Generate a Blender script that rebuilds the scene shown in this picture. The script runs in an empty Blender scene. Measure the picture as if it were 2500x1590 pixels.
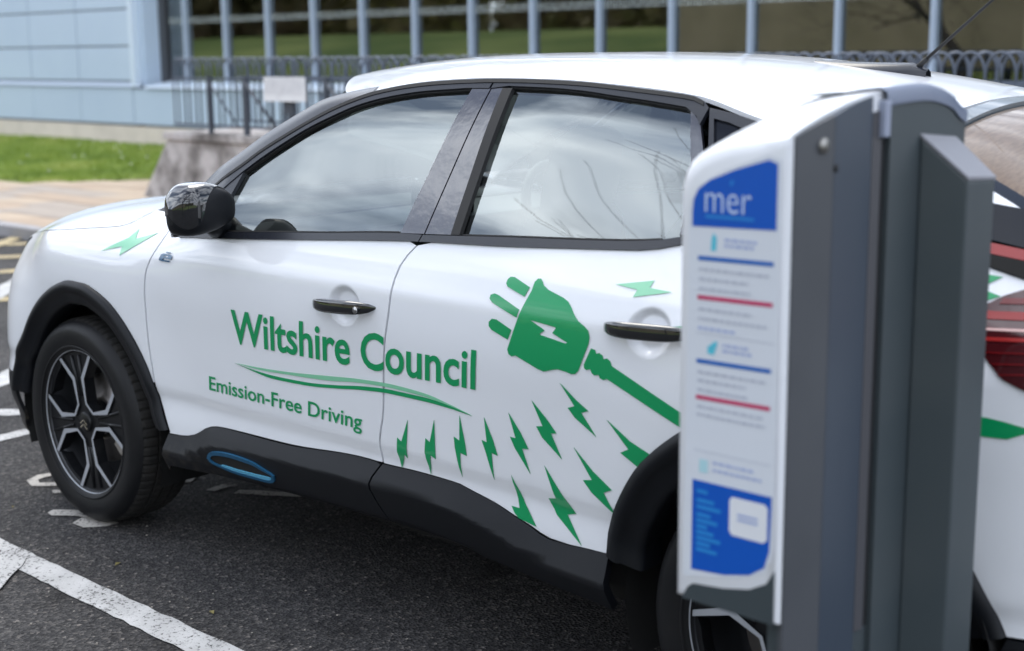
import bpy, bmesh, math, random
import numpy as np
from mathutils import Vector, Matrix
from mathutils.geometry import tessellate_polygon

SC = bpy.context.scene
COL = SC.collection
random.seed(7)
rng = np.random.default_rng(7)

# ------------------------------------------------------------------ camera
cam_d = bpy.data.cameras.new('camera')
cam = bpy.data.objects.new('camera', cam_d)
COL.objects.link(cam)
CR = Vector((0.72954759, 0.68386215, -0.00963713))
CU = Vector((-0.12309861, 0.14515684, 0.98172105))
CF = Vector((-0.67276077, 0.71502591, -0.1900813))
M3 = Matrix((CR, CU, -CF)).transposed()
cam.matrix_world = Matrix.Translation((4.0867, -3.1596, 1.5162)) @ M3.to_4x4()
cam_d.sensor_width = 36.0
cam_d.lens = 3445.14 / 2500 * 36
cam_d.clip_start = 0.05
cam_d.clip_end = 2000
cam_d.dof.use_dof = True
cam_d.dof.focus_distance = 3.55
cam_d.dof.aperture_fstop = 2.8
SC.camera = cam

# ------------------------------------------------------------------ world: sky with broken bright cloud
SUN_DIR = Vector((-0.55, 0.22, 0.80)).normalized()      # towards the sun
world = bpy.data.worlds.new('World')
SC.world = world
world.use_nodes = True
wn, wl = world.node_tree.nodes, world.node_tree.links
wn.clear()
w_out = wn.new('ShaderNodeOutputWorld')
w_bg = wn.new('ShaderNodeBackground')
sky = wn.new('ShaderNodeTexSky')
sky.sky_type = 'NISHITA'
sky.sun_disc = False
sky.sun_elevation = math.asin(SUN_DIR.z)
sky.sun_rotation = math.atan2(SUN_DIR.x, SUN_DIR.y)
sky.air_density = 1.0
sky.dust_density = 1.2
tc = wn.new('ShaderNodeTexCoord')
sep = wn.new('ShaderNodeSeparateXYZ')
wl.new(tc.outputs['Generated'], sep.inputs[0])
def wmath(op, a, b=None):
    n = wn.new('ShaderNodeMath'); n.operation = op
    for i, v in enumerate((a, b)):
        if v is None: continue
        if isinstance(v, (int, float)): n.inputs[i].default_value = v
        else: wl.new(v, n.inputs[i])
    return n.outputs[0]
zz = wmath('ADD', wmath('MAXIMUM', sep.outputs[2], 0.0), 0.16)
cmb = wn.new('ShaderNodeCombineXYZ')
wl.new(wmath('DIVIDE', sep.outputs[0], zz), cmb.inputs[0])
wl.new(wmath('DIVIDE', sep.outputs[1], zz), cmb.inputs[1])
nz = wn.new('ShaderNodeTexNoise')
nz.inputs['Scale'].default_value = 2.3
nz.inputs['Detail'].default_value = 7.0
nz.inputs['Roughness'].default_value = 0.52
nz.inputs['Distortion'].default_value = 0.55
mp = wn.new('ShaderNodeMapping')
mp.inputs['Scale'].default_value = (0.55, 1.35, 1.0)
mp.inputs['Rotation'].default_value = (0, 0, math.radians(38))
wl.new(cmb.outputs[0], mp.inputs[0]); wl.new(mp.outputs[0], nz.inputs['Vector'])
cr = wn.new('ShaderNodeValToRGB')
cr.color_ramp.elements[0].position = 0.40; cr.color_ramp.elements[0].color = (0.02, 0.02, 0.02, 1)
cr.color_ramp.elements[1].position = 0.53; cr.color_ramp.elements[1].color = (1, 1, 1, 1)
wl.new(nz.outputs['Fac'], cr.inputs[0])
nz2 = wn.new('ShaderNodeTexNoise')
nz2.inputs['Scale'].default_value = 4.2; nz2.inputs['Detail'].default_value = 5.0
wl.new(mp.outputs[0], nz2.inputs['Vector'])
cr2 = wn.new('ShaderNodeValToRGB')
cr2.color_ramp.elements[0].position = 0.30; cr2.color_ramp.elements[0].color = (9.0, 10.6, 13.6, 1)
cr2.color_ramp.elements[1].position = 0.66; cr2.color_ramp.elements[1].color = (24.0, 25.0, 26.6, 1)
wl.new(nz2.outputs['Fac'], cr2.inputs[0])
mx = wn.new('ShaderNodeMix'); mx.data_type = 'RGBA'
wl.new(cr.outputs[0], mx.inputs['Factor'])
wl.new(sky.outputs[0], mx.inputs[6]); wl.new(cr2.outputs[0], mx.inputs[7])
wl.new(mx.outputs[2], w_bg.inputs['Color'])
w_bg.inputs['Strength'].default_value = 0.10
wl.new(w_bg.outputs[0], w_out.inputs[0])

# ------------------------------------------------------------------ sun (behind thin cloud) and exposure
sun_d = bpy.data.lights.new('sun', 'SUN')
sun_d.energy = 1.35
sun_d.angle = math.radians(28)
sun_d.color = (1.0, 0.94, 0.84)
sun = bpy.data.objects.new('sun', sun_d)
sun.rotation_euler = SUN_DIR.to_track_quat('Z', 'Y').to_euler()
sun.location = (0, 0, 30)
COL.objects.link(sun)
SC.view_settings.view_transform = 'Standard'
SC.view_settings.look = 'None'
SC.view_settings.exposure = 0.44
SC.view_settings.gamma = 1.0
SC.view_settings.use_curve_mapping = False
SC.render.engine = 'CYCLES'
SC.cycles.use_denoising = True
SC.cycles.max_bounces = 10
SC.cycles.transparent_max_bounces = 16
SC.cycles.sample_clamp_indirect = 8.0

# ------------------------------------------------------------------ helpers
MATS = {}
def mat(name, col, rough=0.5, metal=0.0, coat=0.0, spec=0.5, bump=None, vary=None, coat_rough=0.03):
    """bump=(scale, strength, distance)   vary=(scale, colour2, low, high[, detail])"""
    if name in MATS: return MATS[name]
    m = bpy.data.materials.new(name); m.use_nodes = True
    nt = m.node_tree; n = nt.nodes; l = nt.links
    b = n['Principled BSDF']
    b.inputs['Base Color'].default_value = (*col, 1)
    b.inputs['Roughness'].default_value = rough
    b.inputs['Metallic'].default_value = metal
    b.inputs['Coat Weight'].default_value = coat
    b.inputs['Coat Roughness'].default_value = coat_rough
    b.inputs['Specular IOR Level'].default_value = spec
    tcn = n.new('ShaderNodeTexCoord')
    if vary:
        t = n.new('ShaderNodeTexNoise'); t.inputs['Scale'].default_value = vary[0]
        t.inputs['Detail'].default_value = vary[4] if len(vary) > 4 else 6
        r = n.new('ShaderNodeValToRGB')
        r.color_ramp.elements[0].position = vary[2]; r.color_ramp.elements[0].color = (*col, 1)
        r.color_ramp.elements[1].position = vary[3]; r.color_ramp.elements[1].color = (*vary[1], 1)
        l.new(tcn.outputs['Object'], t.inputs['Vector']); l.new(t.outputs['Fac'], r.inputs[0])
        l.new(r.outputs[0], b.inputs['Base Color'])
    if bump:
        t = n.new('ShaderNodeTexNoise'); t.inputs['Scale'].default_value = bump[0]; t.inputs['Detail'].default_value = 4
        bp = n.new('ShaderNodeBump'); bp.inputs['Strength'].default_value = bump[1]; bp.inputs['Distance'].default_value = bump[2]
        l.new(tcn.outputs['Object'], t.inputs['Vector']); l.new(t.outputs['Fac'], bp.inputs['Height'])
        l.new(bp.outputs[0], b.inputs['Normal'])
    MATS[name] = m
    return m

def glass(name, tint, ior, rough=0.0, dirt=0.0):
    """thin sheet glass: Fresnel reflection over tinted see-through"""
    if name in MATS: return MATS[name]
    m = bpy.data.materials.new(name); m.use_nodes = True
    nt = m.node_tree; n = nt.nodes; l = nt.links; n.clear()
    o = n.new('ShaderNodeOutputMaterial'); ms = n.new('ShaderNodeMixShader')
    tr = n.new('ShaderNodeBsdfTransparent'); tr.inputs[0].default_value = (*tint, 1)
    gl = n.new('ShaderNodeBsdfGlossy'); gl.inputs['Roughness'].default_value = rough
    gl.inputs['Color'].default_value = (0.93, 0.99, 0.985, 1)
    fr = n.new('ShaderNodeFresnel'); fr.inputs['IOR'].default_value = ior
    l.new(fr.outputs[0], ms.inputs[0]); l.new(tr.outputs[0], ms.inputs[1]); l.new(gl.outputs[0], ms.inputs[2])
    last = ms.outputs[0]
    if dirt:
        t = n.new('ShaderNodeTexNoise'); t.inputs['Scale'].default_value = 5; t.inputs['Detail'].default_value = 8
        tcn = n.new('ShaderNodeTexCoord'); l.new(tcn.outputs['Object'], t.inputs['Vector'])
        mul = n.new('ShaderNodeMath'); mul.operation = 'MULTIPLY'; mul.inputs[1].default_value = dirt
        l.new(t.outputs['Fac'], mul.inputs[0])
        df = n.new('ShaderNodeBsdfDiffuse'); df.inputs[0].default_value = (0.55, 0.58, 0.58, 1)
        m2 = n.new('ShaderNodeMixShader'); l.new(mul.outputs[0], m2.inputs[0]); l.new(last, m2.inputs[1]); l.new(df.outputs[0], m2.inputs[2])
        last = m2.outputs[0]
    l.new(last, o.inputs[0])
    MATS[name] = m
    return m

def link(o, parent=None, world=False):
    COL.objects.link(o)
    if parent is not None:
        o.parent = parent
        if world: o.matrix_parent_inverse = Matrix.Translation(-Vector(parent.location))
    return o
def tag(o, label=None, cat=None, group=None, kind=None):
    if label: o['label'] = label
    if cat: o['category'] = cat
    if group: o['group'] = group
    if kind: o['kind'] = kind
    return o
def empty(name, loc=(0, 0, 0), rz=0.0):
    o = bpy.data.objects.new(name, None); o.empty_display_size = 0.2
    o.location = loc; o.rotation_euler = (0, 0, rz)
    return link(o)
WORLD = set()                                     # things whose parts are modelled in world coordinates
def thing(name, label, cat, loc=(0, 0, 0), group=None, rz=0.0, world=False):
    o = tag(empty(name, loc, rz), label, cat, group)
    if world: WORLD.add(o.name)
    return o
def obj(name, me, m=None, parent=None):
    if m is not None and not me.materials: me.materials.append(m)
    o = bpy.data.objects.new(name, me)
    link(o, parent)
    if parent is not None and parent.name in WORLD:
        o.matrix_parent_inverse = Matrix.Translation(-Vector(parent.location))
    return o

class MB:
    """collects simple shapes; build() links them as one mesh object (world coordinates)"""
    def __init__(s): s.v = []; s.f = []; s.smooth = []
    def add(s, vs, fs, smooth=False):
        b = len(s.v); s.v += [tuple(map(float, v)) for v in vs]
        s.f += [tuple(b + i for i in f) for f in fs]; s.smooth += [smooth] * len(fs)
        return s
    def box(s, lo, hi):
        (a, b, c), (d, e, g) = lo, hi
        return s.add([(a,b,c),(d,b,c),(d,e,c),(a,e,c),(a,b,g),(d,b,g),(d,e,g),(a,e,g)],
                     [(3,2,1,0),(4,5,6,7),(0,1,5,4),(1,2,6,5),(2,3,7,6),(3,0,4,7)])
    def tube(s, pts, r, n=8, cap=True):
        pts = [Vector(p) for p in pts]; rs = r if isinstance(r, (list, tuple)) else [r] * len(pts)
        rings = []
        up = None
        for i, p in enumerate(pts):
            d = (pts[min(i+1, len(pts)-1)] - pts[max(i-1, 0)])
            d = d.normalized() if d.length > 1e-9 else Vector((0, 0, 1))
            if up is None:
                a = Vector((0, 0, 1)) if abs(d.z) < 0.9 else Vector((1, 0, 0))
                up = d.cross(a).normalized()
            up = (up - d * up.dot(d)); up = up.normalized() if up.length > 1e-6 else d.orthogonal().normalized()
            w = d.cross(up)
            rings.append([p + (up * math.cos(2*math.pi*k/n) + w * math.sin(2*math.pi*k/n)) * rs[i] for k in range(n)])
        vs = [v for R in rings for v in R]; fs = []
        for i in range(len(rings)-1):
            for k in range(n):
                fs.append((i*n+k, i*n+(k+1) % n, (i+1)*n+(k+1) % n, (i+1)*n+k))
        if cap: fs += [tuple(range(n-1, -1, -1)), tuple((len(rings)-1)*n + k for k in range(n))]
        return s.add(vs, fs, True)
    def grid(s, P, smooth=True, flip=False, closeu=False):
        nu, nv = len(P), len(P[0]); vs = [p for row in P for p in row]; fs = []
        for i in range(nu if closeu else nu-1):
            for j in range(nv-1):
                q = (i*nv+j, ((i+1) % nu)*nv+j, ((i+1) % nu)*nv+j+1, i*nv+j+1)
                fs.append(q[::-1] if flip else q)
        return s.add(vs, fs, smooth)
    def prism(s, poly, to3, d0, d1):
        """poly 2D outline, to3(u,v,d)"""
        n = len(poly); tri = tessellate_polygon([[Vector((u, v, 0)) for u, v in poly]])
        a = [to3(u, v, d0) for u, v in poly]; b = [to3(u, v, d1) for u, v in poly]
        fs = [tuple(t) for t in tri] + [tuple(n + i for i in t[::-1]) for t in tri]
        fs += [(i, (i+1) % n, n+(i+1) % n, n+i) for i in range(n)]
        return s.add(a + b, fs)
    def mesh(s, name, bevel=0.0):
        me = bpy.data.meshes.new(name)
        bm = bmesh.new(); vs = [bm.verts.new(v) for v in s.v]
        for f, sm in zip(s.f, s.smooth):
            try:
                fc = bm.faces.new([vs[i] for i in f]); fc.smooth = sm
            except ValueError: pass
        bmesh.ops.recalc_face_normals(bm, faces=bm.faces)
        if bevel:
            bmesh.ops.remove_doubles(bm, verts=bm.verts, dist=1e-5)
            es = [e for e in bm.edges if len(e.link_faces) == 2 and e.calc_face_angle(0) > 0.6]
            bmesh.ops.bevel(bm, geom=es, offset=bevel, segments=2, profile=0.6, affect='EDGES')
        bm.to_mesh(me); bm.free()
        return me
    def build(s, name, m, parent=None, bevel=0.0):
        return obj(name, s.mesh(name, bevel), m, parent)

def panel(name, outline, m, parent, mapper, holes=(), grid=0.03, thick=0.012, flip=False, cuts=((), ())):
    """a sheet-metal panel: 2D outline -> fine mesh -> mapped to a curved surface with exact normals, plus a rim.
    mapper(u, v) -> (point, normal)"""
    loops = [[Vector((u, v, 0)) for u, v in L] for L in [outline, *holes]]
    flat = [p for L in loops for p in L]
    tris = tessellate_polygon(loops)
    bm = bmesh.new(); vs = [bm.verts.new(p) for p in flat]
    for t in tris:
        try: bm.faces.new([vs[i] for i in t])
        except ValueError: pass
    us = [p.x for p in flat]; vv = [p.y for p in flat]
    for ax, (lo, hi) in enumerate(((min(us), max(us)), (min(vv), max(vv)))):
        no = Vector((1, 0, 0)) if ax == 0 else Vector((0, 1, 0))
        lines = [k*grid for k in range(int(math.floor(lo/grid)), int(math.ceil(hi/grid))+1)] + list(cuts[ax])
        for c in lines:
            if lo + 1e-4 < c < hi - 1e-4:
                bmesh.ops.bisect_plane(bm, geom=bm.verts[:]+bm.edges[:]+bm.faces[:], plane_co=no*c, plane_no=no, dist=1e-5)
    bmesh.ops.remove_doubles(bm, verts=bm.verts, dist=1e-6)
    bm.verts.index_update(); bm.verts.ensure_lookup_table()
    P = []; N = []
    for v in bm.verts:
        p, nrm = mapper(v.co.x, v.co.y); P.append(p); N.append(nrm)
    nv = len(P)
    faces = [[v.index for v in f.verts] for f in bm.faces]
    bed = [(e.verts[0].index, e.verts[1].index) for e in bm.edges if len(e.link_faces) == 1]
    bm.free()
    # orient
    fixed = []
    for f in faces:
        a, b, c = (Vector(P[i]) for i in f[:3])
        nn = (b-a).cross(c-a)
        fixed.append(f[::-1] if nn.dot(Vector(N[f[0]])) < 0 else f)
    verts = list(P); rim = {}
    for a, b in bed:
        for i in (a, b):
            if i not in rim:
                rim[i] = len(verts); verts.append(tuple(np.array(P[i]) - thick*np.array(N[i])))
    rf = [(a, b, rim[b], rim[a]) for a, b in bed]
    me = bpy.data.meshes.new(name)
    me.from_pydata(verts, [], fixed + rf); me.update()
    me.polygons.foreach_set('use_smooth', [True]*len(me.polygons))
    bset = {frozenset(e) for e in bed}
    me.edges.foreach_set('use_edge_sharp', [frozenset(e.vertices) in bset or max(e.vertices) >= nv for e in me.edges])
    ln = []
    for pi, pl in enumerate(me.polygons):
        for li in pl.loop_indices:
            vi = me.loops[li].vertex_index
            ln.append(N[vi] if pi < len(fixed) else tuple(pl.normal))
    me.normals_split_custom_set([tuple(Vector(x).normalized()) for x in ln])
    return obj(name, me, m, parent)

def pchip(xs, ys):
    xs = np.array(xs, float); ys = np.array(ys, float); h = np.diff(xs); d = np.diff(ys)/h
    m = np.zeros_like(xs); m[0] = d[0]; m[-1] = d[-1]
    for i in range(1, len(xs)-1):
        if d[i-1]*d[i] > 0:
            w1 = 2*h[i]+h[i-1]; w2 = h[i]+2*h[i-1]; m[i] = (w1+w2)/(w1/d[i-1]+w2/d[i])
    xs, ys, h, m = xs.tolist(), ys.tolist(), h.tolist(), m.tolist()
    import bisect
    def f(x):
        x = min(max(x, xs[0]), xs[-1]); i = min(max(bisect.bisect_left(xs, x)-1, 0), len(xs)-2)
        t = (x-xs[i])/h[i]
        return ys[i]*(1+2*t)*(1-t)**2+m[i]*h[i]*t*(1-t)**2+ys[i+1]*t*t*(3-2*t)-m[i+1]*h[i]*t*t*(1-t)
    return f
def lin(pts):
    xs = [p[0] for p in pts]; ys = [p[1] for p in pts]
    return lambda x: float(np.interp(x, xs, ys))
def sstep(x): x = min(max(x, 0.0), 1.0); return x*x*(3-2*x)

def text_mesh(body, bold=0.0):
    cu = bpy.data.curves.new('t', 'FONT'); cu.body = body; cu.size = 1.0; cu.offset = bold; cu.resolution_u = 4
    o = bpy.data.objects.new('t', cu); COL.objects.link(o)
    bpy.context.view_layer.update()
    dg = bpy.context.evaluated_depsgraph_get()
    me = bpy.data.meshes.new_from_object(o.evaluated_get(dg))
    V = [(v.co.x, v.co.y) for v in me.vertices]; F = [list(p.vertices) for p in me.polygons]
    bpy.data.objects.remove(o); bpy.data.curves.remove(cu); bpy.data.meshes.remove(me)
    return V, F

# ------------------------------------------------------------------ measured outlines (metres)
DEC = {
 'prong1': [(1.9758,0.9794),(1.9178,0.9953),(1.9113,1.0016),(1.9116,1.0104),(1.9186,1.0169),(1.9308,1.0174),(1.9837,1.0008)],
 'prong2': [(1.9646,0.9326),(1.8844,0.9567),(1.8731,0.9643),(1.8734,0.9732),(1.8846,0.9772),(1.8982,0.9747),(1.9694,0.9509)],
 'prong3': [(1.9406,0.8798),(1.8896,0.8953),(1.8805,0.9034),(1.8799,0.9126),(1.889,0.921),(1.9032,0.9209),(1.9509,0.903)],
 'plug': [(2.0001,1.0206),(2.0093,1.0214),(2.0169,1.0154),(2.0222,1.0091),(2.0399,1.0007),(2.0889,0.9889),(2.1053,0.9822),(2.1188,0.9703),(2.1297,0.9581),(2.1442,0.9463),(2.1641,0.9368),(2.1748,0.9295),(2.1795,0.9163),(2.1782,0.9023),(2.151,0.8388),(2.1418,0.8302),(2.1302,0.8285),(2.1141,0.8315),(2.0908,0.8334),(2.0719,0.8288),(2.0504,0.822),(2.0337,0.825),(1.9659,0.8465),(1.9535,0.8429),(1.9436,0.847),(1.9401,0.8576),(1.9458,0.8713),(1.992,0.9941),(1.9939,1.0132)],
 'plugbolt': [(2.0046,0.9324),(2.0803,0.9254),(2.0828,0.9232),(2.0734,0.9114),(2.1181,0.896),(2.1127,0.8936),(2.0379,0.9033),(2.0368,0.9057),(2.0505,0.9138),(2.0431,0.9182)],
 'boot': [(2.1667,0.8552),(2.1855,0.8928),(2.1968,0.8909),(2.2003,0.8827),(2.2082,0.8862),(2.2181,0.8817),(2.2211,0.8742),(2.2306,0.8773),(2.2396,0.8727),(2.2444,0.863),(2.4342,0.7943),(2.4348,0.7625),(2.2319,0.8333),(2.223,0.8292),(2.2117,0.832),(2.2095,0.8387),(2.1961,0.8356),(2.1894,0.8392),(2.1849,0.8473),(2.1737,0.8439),(2.1678,0.8466)],
 'cable_end': [(3.04,0.8799),(3.1114,0.8692),(3.112,0.8593),(3.1054,0.8576),(3.0955,0.85),(3.0803,0.8436),(3.0429,0.8458)],
 'bolt1': [(1.5867,0.6282),(1.5742,0.5517),(1.5721,0.5253),(1.5636,0.5346),(1.544,0.4936),(1.5367,0.5358),(1.5427,0.5752),(1.5572,0.5666)],
 'bolt2': [(1.6828,0.646),(1.6791,0.5739),(1.678,0.5448),(1.6609,0.5518),(1.6498,0.4982),(1.6403,0.5561),(1.6468,0.5924),(1.6615,0.5849)],
 'bolt3': [(1.7723,0.6724),(1.7849,0.6041),(1.7878,0.5745),(1.7664,0.5784),(1.7628,0.5155),(1.7492,0.5872),(1.7479,0.6152),(1.7664,0.6086)],
 'bolt4': [(1.8544,0.682),(1.8797,0.6298),(1.8913,0.5947),(1.8719,0.5988),(1.8746,0.5315),(1.8533,0.5952),(1.8416,0.6247),(1.8582,0.6218)],
 'bolt5': [(1.9344,0.7074),(1.9689,0.6657),(1.9911,0.6303),(1.9711,0.6276),(1.9929,0.5714),(1.9483,0.6252),(1.9351,0.6498),(1.9527,0.6492)],
 'bolt6': [(2.0094,0.7486),(2.055,0.7095),(2.0796,0.684),(2.0627,0.6809),(2.0935,0.6269),(2.0353,0.6665),(2.0189,0.6899),(2.0385,0.6935)],
 'bolt7': [(2.0968,0.8035),(2.1413,0.7723),(2.1775,0.7531),(2.1561,0.7457),(2.1989,0.6996),(2.1366,0.7313),(2.1167,0.7498),(2.1371,0.757)],
 'bolt8': [(2.2313,0.7433),(2.2966,0.7084),(2.3525,0.69),(2.3193,0.6552),(2.2692,0.6782),(2.2922,0.69)],
 'bolt9': [(2.1317,0.6618),(2.1875,0.6194),(2.2428,0.5883),(2.2187,0.5773),(2.252,0.5316),(2.1819,0.5706),(2.1573,0.5925),(2.1847,0.5987)],
 'bolt10': [(2.0381,0.6005),(2.0848,0.5478),(2.1261,0.5049),(2.0993,0.4964),(2.1479,0.4369),(2.066,0.4884),(2.0431,0.5227),(2.0684,0.5281)],
 'bolt11': [(1.9319,0.5557),(1.9651,0.4924),(2.0028,0.4456),(1.947,0.4533),(1.9336,0.4626),(1.9224,0.4775),(1.948,0.4772)],
 'bolt12': [(2.2179,1.0299),(2.3124,1.0463),(2.307,1.0316),(2.3655,1.0287),(2.2726,1.0098),(2.2786,1.0247)],
 'bolt13': [(2.3661,0.9833),(2.4533,0.9978),(2.4464,0.9831),(2.4971,0.9812),(2.413,0.9637),(2.4193,0.9754)],
 'bolt14': [(0.2038,0.9271),(0.3105,0.9735),(0.3344,1.0),(0.3543,0.9739),(0.4618,1.0007),(0.3095,0.9228),(0.3056,0.949)],
 'bolt15': [(2.9569,1.1176),(3.0163,1.1125),(2.996,1.1003),(2.9639,1.0992)],
 'bolt16': [(2.9679,1.0888),(3.0008,1.0874),(3.0238,1.0812),(3.0048,1.0731),(2.9748,1.0706)],
 'swoosh_dark': [(0.8797,0.6715),(0.9455,0.665),(1.053,0.6607),(1.1917,0.6642),(1.3248,0.6763),(1.2865,0.6754),(1.4152,0.6884),(1.5373,0.6974),(1.6531,0.6977),(1.7629,0.6879),(1.8156,0.6784),(1.7517,0.684),(1.6521,0.6874),(1.5362,0.6868),(1.414,0.6784),(1.285,0.6648),(1.3237,0.6675),(1.1904,0.6551),(1.0515,0.6514),(0.9522,0.6614)],
 'swoosh_light': [(0.891,0.6717),(0.9834,0.6738),(1.126,0.6816),(1.262,0.6921),(1.2892,0.6958),(1.4174,0.7069),(1.5389,0.7121),(1.6541,0.708),(1.7363,0.6954),(1.8105,0.6802),(1.7522,0.6901),(1.6533,0.6997),(1.5379,0.7024),(1.4162,0.697),(1.2875,0.6834),(1.2607,0.6823),(1.1249,0.6739),(0.9825,0.6682)],
 'txtW': [(0.879,0.822),(0.9013,0.7337),(1.3696,0.743)],
 'txtl': [(1.8156,0.8455),(1.8329,0.8479),(1.8262,0.7506),(1.8086,0.7486)],
 'txtC': [(1.4186,0.7878),(1.4626,0.833),(1.4519,0.7382)],
 'txtE': [(0.7627,0.6173),(0.7553,0.576),(1.0333,0.5801),(1.0577,0.6229)],
 'txtg': [(1.4195,0.6018),(1.4236,0.6346),(1.39,0.5643),(1.3693,0.5757)],
 'tail_strip': [(2.9727,1.1704),(3.0311,1.1669),(3.0415,1.1388),(2.9898,1.1479)],
 'tail_lamp': [(3.0076,1.0654),(3.058,1.0956),(3.1051,0.9403),(3.0726,0.953),(3.0454,0.9797),(3.0276,1.0099)],
 'rear_low_glass': [(2.9557,1.2329),(3.0087,1.2298),(3.0304,1.1709),(2.9782,1.1733)],
 'bumper_seam': [(3.0404,0.9057),(3.0716,0.9434)],
 'archR_r': [(3.0469,0.6306),(3.0578,0.6171),(3.0875,0.5525),(3.1119,0.4823)],
}
MARK = {
 'line_main': [(-0.059,-1.152),(0.251,-1.156),(0.511,-1.146),(0.746,-1.15),(1.03,-1.137),(0.951,-1.235),(0.566,-1.246),(0.416,-1.248),(0.218,-1.249)],
 'line_b': [(0.107,-1.238),(0.177,-1.222),(0.217,-1.251),(0.28,-1.327)],
 'ydiag': [(-7.037,2.439),(-7.29,2.73),(-7.196,2.71),(-6.844,2.339)],
 'y1': [(-6.988,2.413),(-6.814,2.658),(-6.608,2.531),(-6.778,2.305)],
 'y2': [(-6.277,2.047),(-6.179,2.196),(-5.997,2.086),(-6.076,1.944)],
 'y3': [(-5.56,1.679),(-5.513,1.778),(-5.35,1.686),(-5.386,1.589)],
 'wdiag': [(-4.858,1.317),(-5.055,1.507),(-4.708,1.314),(-4.519,1.143)],
 'y4': [(-4.431,1.097),(-4.437,1.156),(-4.305,1.087),(-4.288,1.024)],
 'w1': [(-2.301,0.001),(-2.325,0.072),(-2.191,0.006),(-2.092,-0.106)],
 'w2': [(-1.657,-0.33),(-1.563,-0.24),(-1.471,-0.279),(-1.557,-0.382)],
 'w3': [(-1.266,-0.531),(-1.256,-0.355),(-1.183,-0.392),(-1.162,-0.585)],
 'let_u': [(-0.584,-0.665),(-0.607,-0.72),(-0.565,-0.775),(-0.493,-0.789),(-0.471,-0.713)],
 'let_bar': [(-0.409,-0.77),(-0.38,-0.739),(-0.345,-0.758),(-0.374,-0.789)],
 'let_long': [(-0.193,-0.912),(-0.207,-0.885),(-0.153,-0.838),(-0.116,-0.817),(-0.05,-0.825),(-0.036,-0.846),(-0.107,-0.876),(-0.152,-0.916)],
 'let_low': [(-0.03,-0.917),(-0.056,-0.864),(-0.035,-0.834),(0.019,-0.831),(0.083,-0.806),(0.088,-0.86),(0.037,-0.912)],
 'let_r1': [(-0.146,-0.406),(-0.218,-0.351),(-0.199,-0.307),(-0.173,-0.325),(-0.112,-0.401)],
 'let_r2': [(0.004,-0.413),(-0.008,-0.336),(0.035,-0.298),(0.033,-0.4)],
}
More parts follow.
